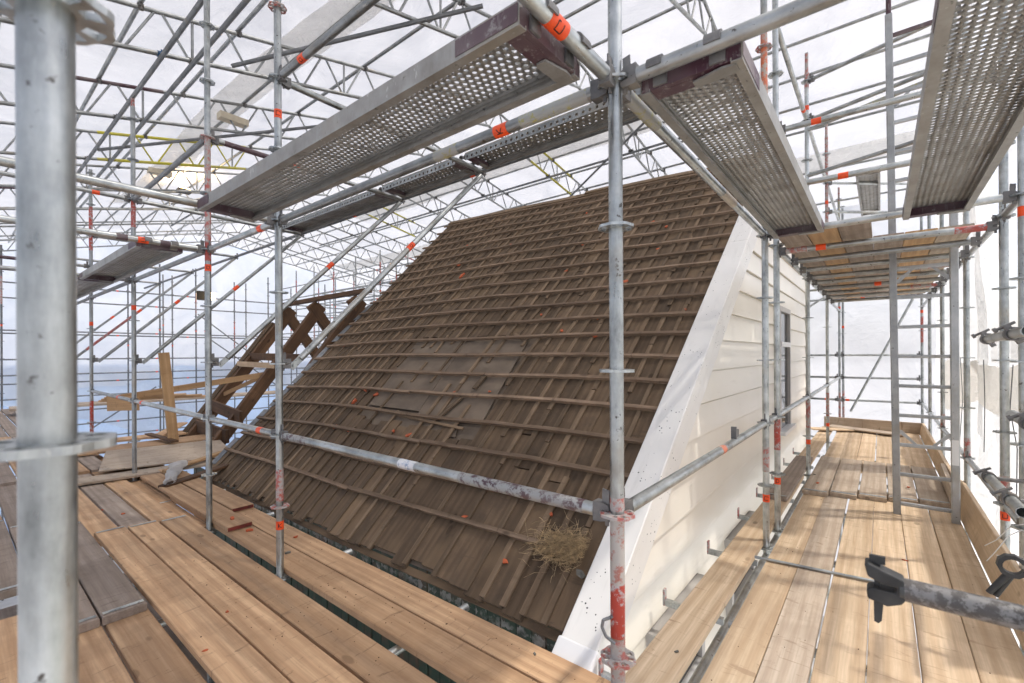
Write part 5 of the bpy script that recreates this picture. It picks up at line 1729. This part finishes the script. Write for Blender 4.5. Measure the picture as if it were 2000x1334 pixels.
for k, (x, y, z, s_, m_, where) in enumerate(((0.13, 4.32, ZD, 2.4, 'tile', 'on the sunny walkway boards'), (-0.55, 6.1, ZD + 0.042, 2.6, 'tile', 'on the weathered board by the close poles'), (0.23, 6.5, ZD + 0.042, 3, 'tile', 'by the ladder foot'),
                                             (-2.9, 1.0, ZD + 0.04, 1.5, 'tile', 'on the middle new board'), (-2.2, 0.66, ZD, 1.6, 'tile', 'in the joint of the brown boards'), (-2.6, 0.8, ZD + 0.04, 1.8, 'tile', 'beside the grey board end'), (-5.6, 1.05, ZD, 2.4, 'tile', 'on the dusty boards'),
                                             (-5.9, 0.95, ZD, 2.0, 'tile', 'farther on the dusty boards'), (-7.2, 0.25, ZD + 0.045, 5, 'tile', 'left of the blurred pole'), (-3.75, 1.8, ZD, 3, 'tile', 'beside the pole on the long board'), (-4.5, 1.6, ZD + 0.042, 4, 'tile', 'by the red board ends'), (-4.2, 1.62, ZD, 4.5, 'tile', 'just before the red board ends'),
                                             (-3.5, 1.62, ZD, 3, 'stone', 'grey pebble on the long board by the second pole'), (-1.35, 1.84, ZD, 1.8, 'stone', 'grey pebble on the board corner near the main pole'), (-0.62, 6.5, ZD + 0.042, 2.2, 'stone', 'dark crumb on the weathered board'), (-0.8, 2.3, ZD, 1.5, 'stone', 'grey crumb on the pale board by the main pole'))):
    o = ob('tile_shard' if m_ == 'tile' else 'pebble', shard_me(100 + k, s_ * 0.009), m_, None, T((x, y, z + 0.001)) @ Matrix.Rotation(k * 0.9, 4, 'Z'))
    tag(o, ('orange tile shard ' + where) if m_ == 'tile' else where, 'tile shard' if m_ == 'tile' else 'pebble', 'rubble on the walkways')
o = ob('stone_fragment', shard_me(77, 0.05), 'stone', None, T(RP(0.01, 0.042, 0.03)) @ Matrix.Rotation(0.9, 4, 'X'))
tag(o, 'grey mossy tile fragment in the straw against the bargeboard', 'tile fragment')
# dirt specks lying on the boards: too many to count
mb = MB()
rn = random.Random(21)
for i in range(420):
    if i % 3 == 0:
        x, y, z = rn.uniform(-0.64, 0.53), rn.uniform(1.5, 9), ZD
    elif i % 3 == 1:
        x, y, z = rn.uniform(-5, -0.9), rn.uniform(0.8, 1.35), ZD + 0.04
    else:
        x, y, z = rn.uniform(-6, -0.95), rn.uniform(1.5, 1.9), ZD
    s_ = rn.uniform(0.0008, 0.003) * (2 if i % 40 == 0 else 1)
    a = rn.uniform(0, 3)
    mb.box((x, y, z + s_ * 0.4), (s_ * 2.2, s_ * 1.3, s_), Matrix.Rotation(a, 3, 'Z'))
o = ob('dirt', mb.mesh('dirt'), 'rafter')
tag(o, 'dark dirt crumbs scattered over the walkway boards', 'dirt', None, 'stuff')
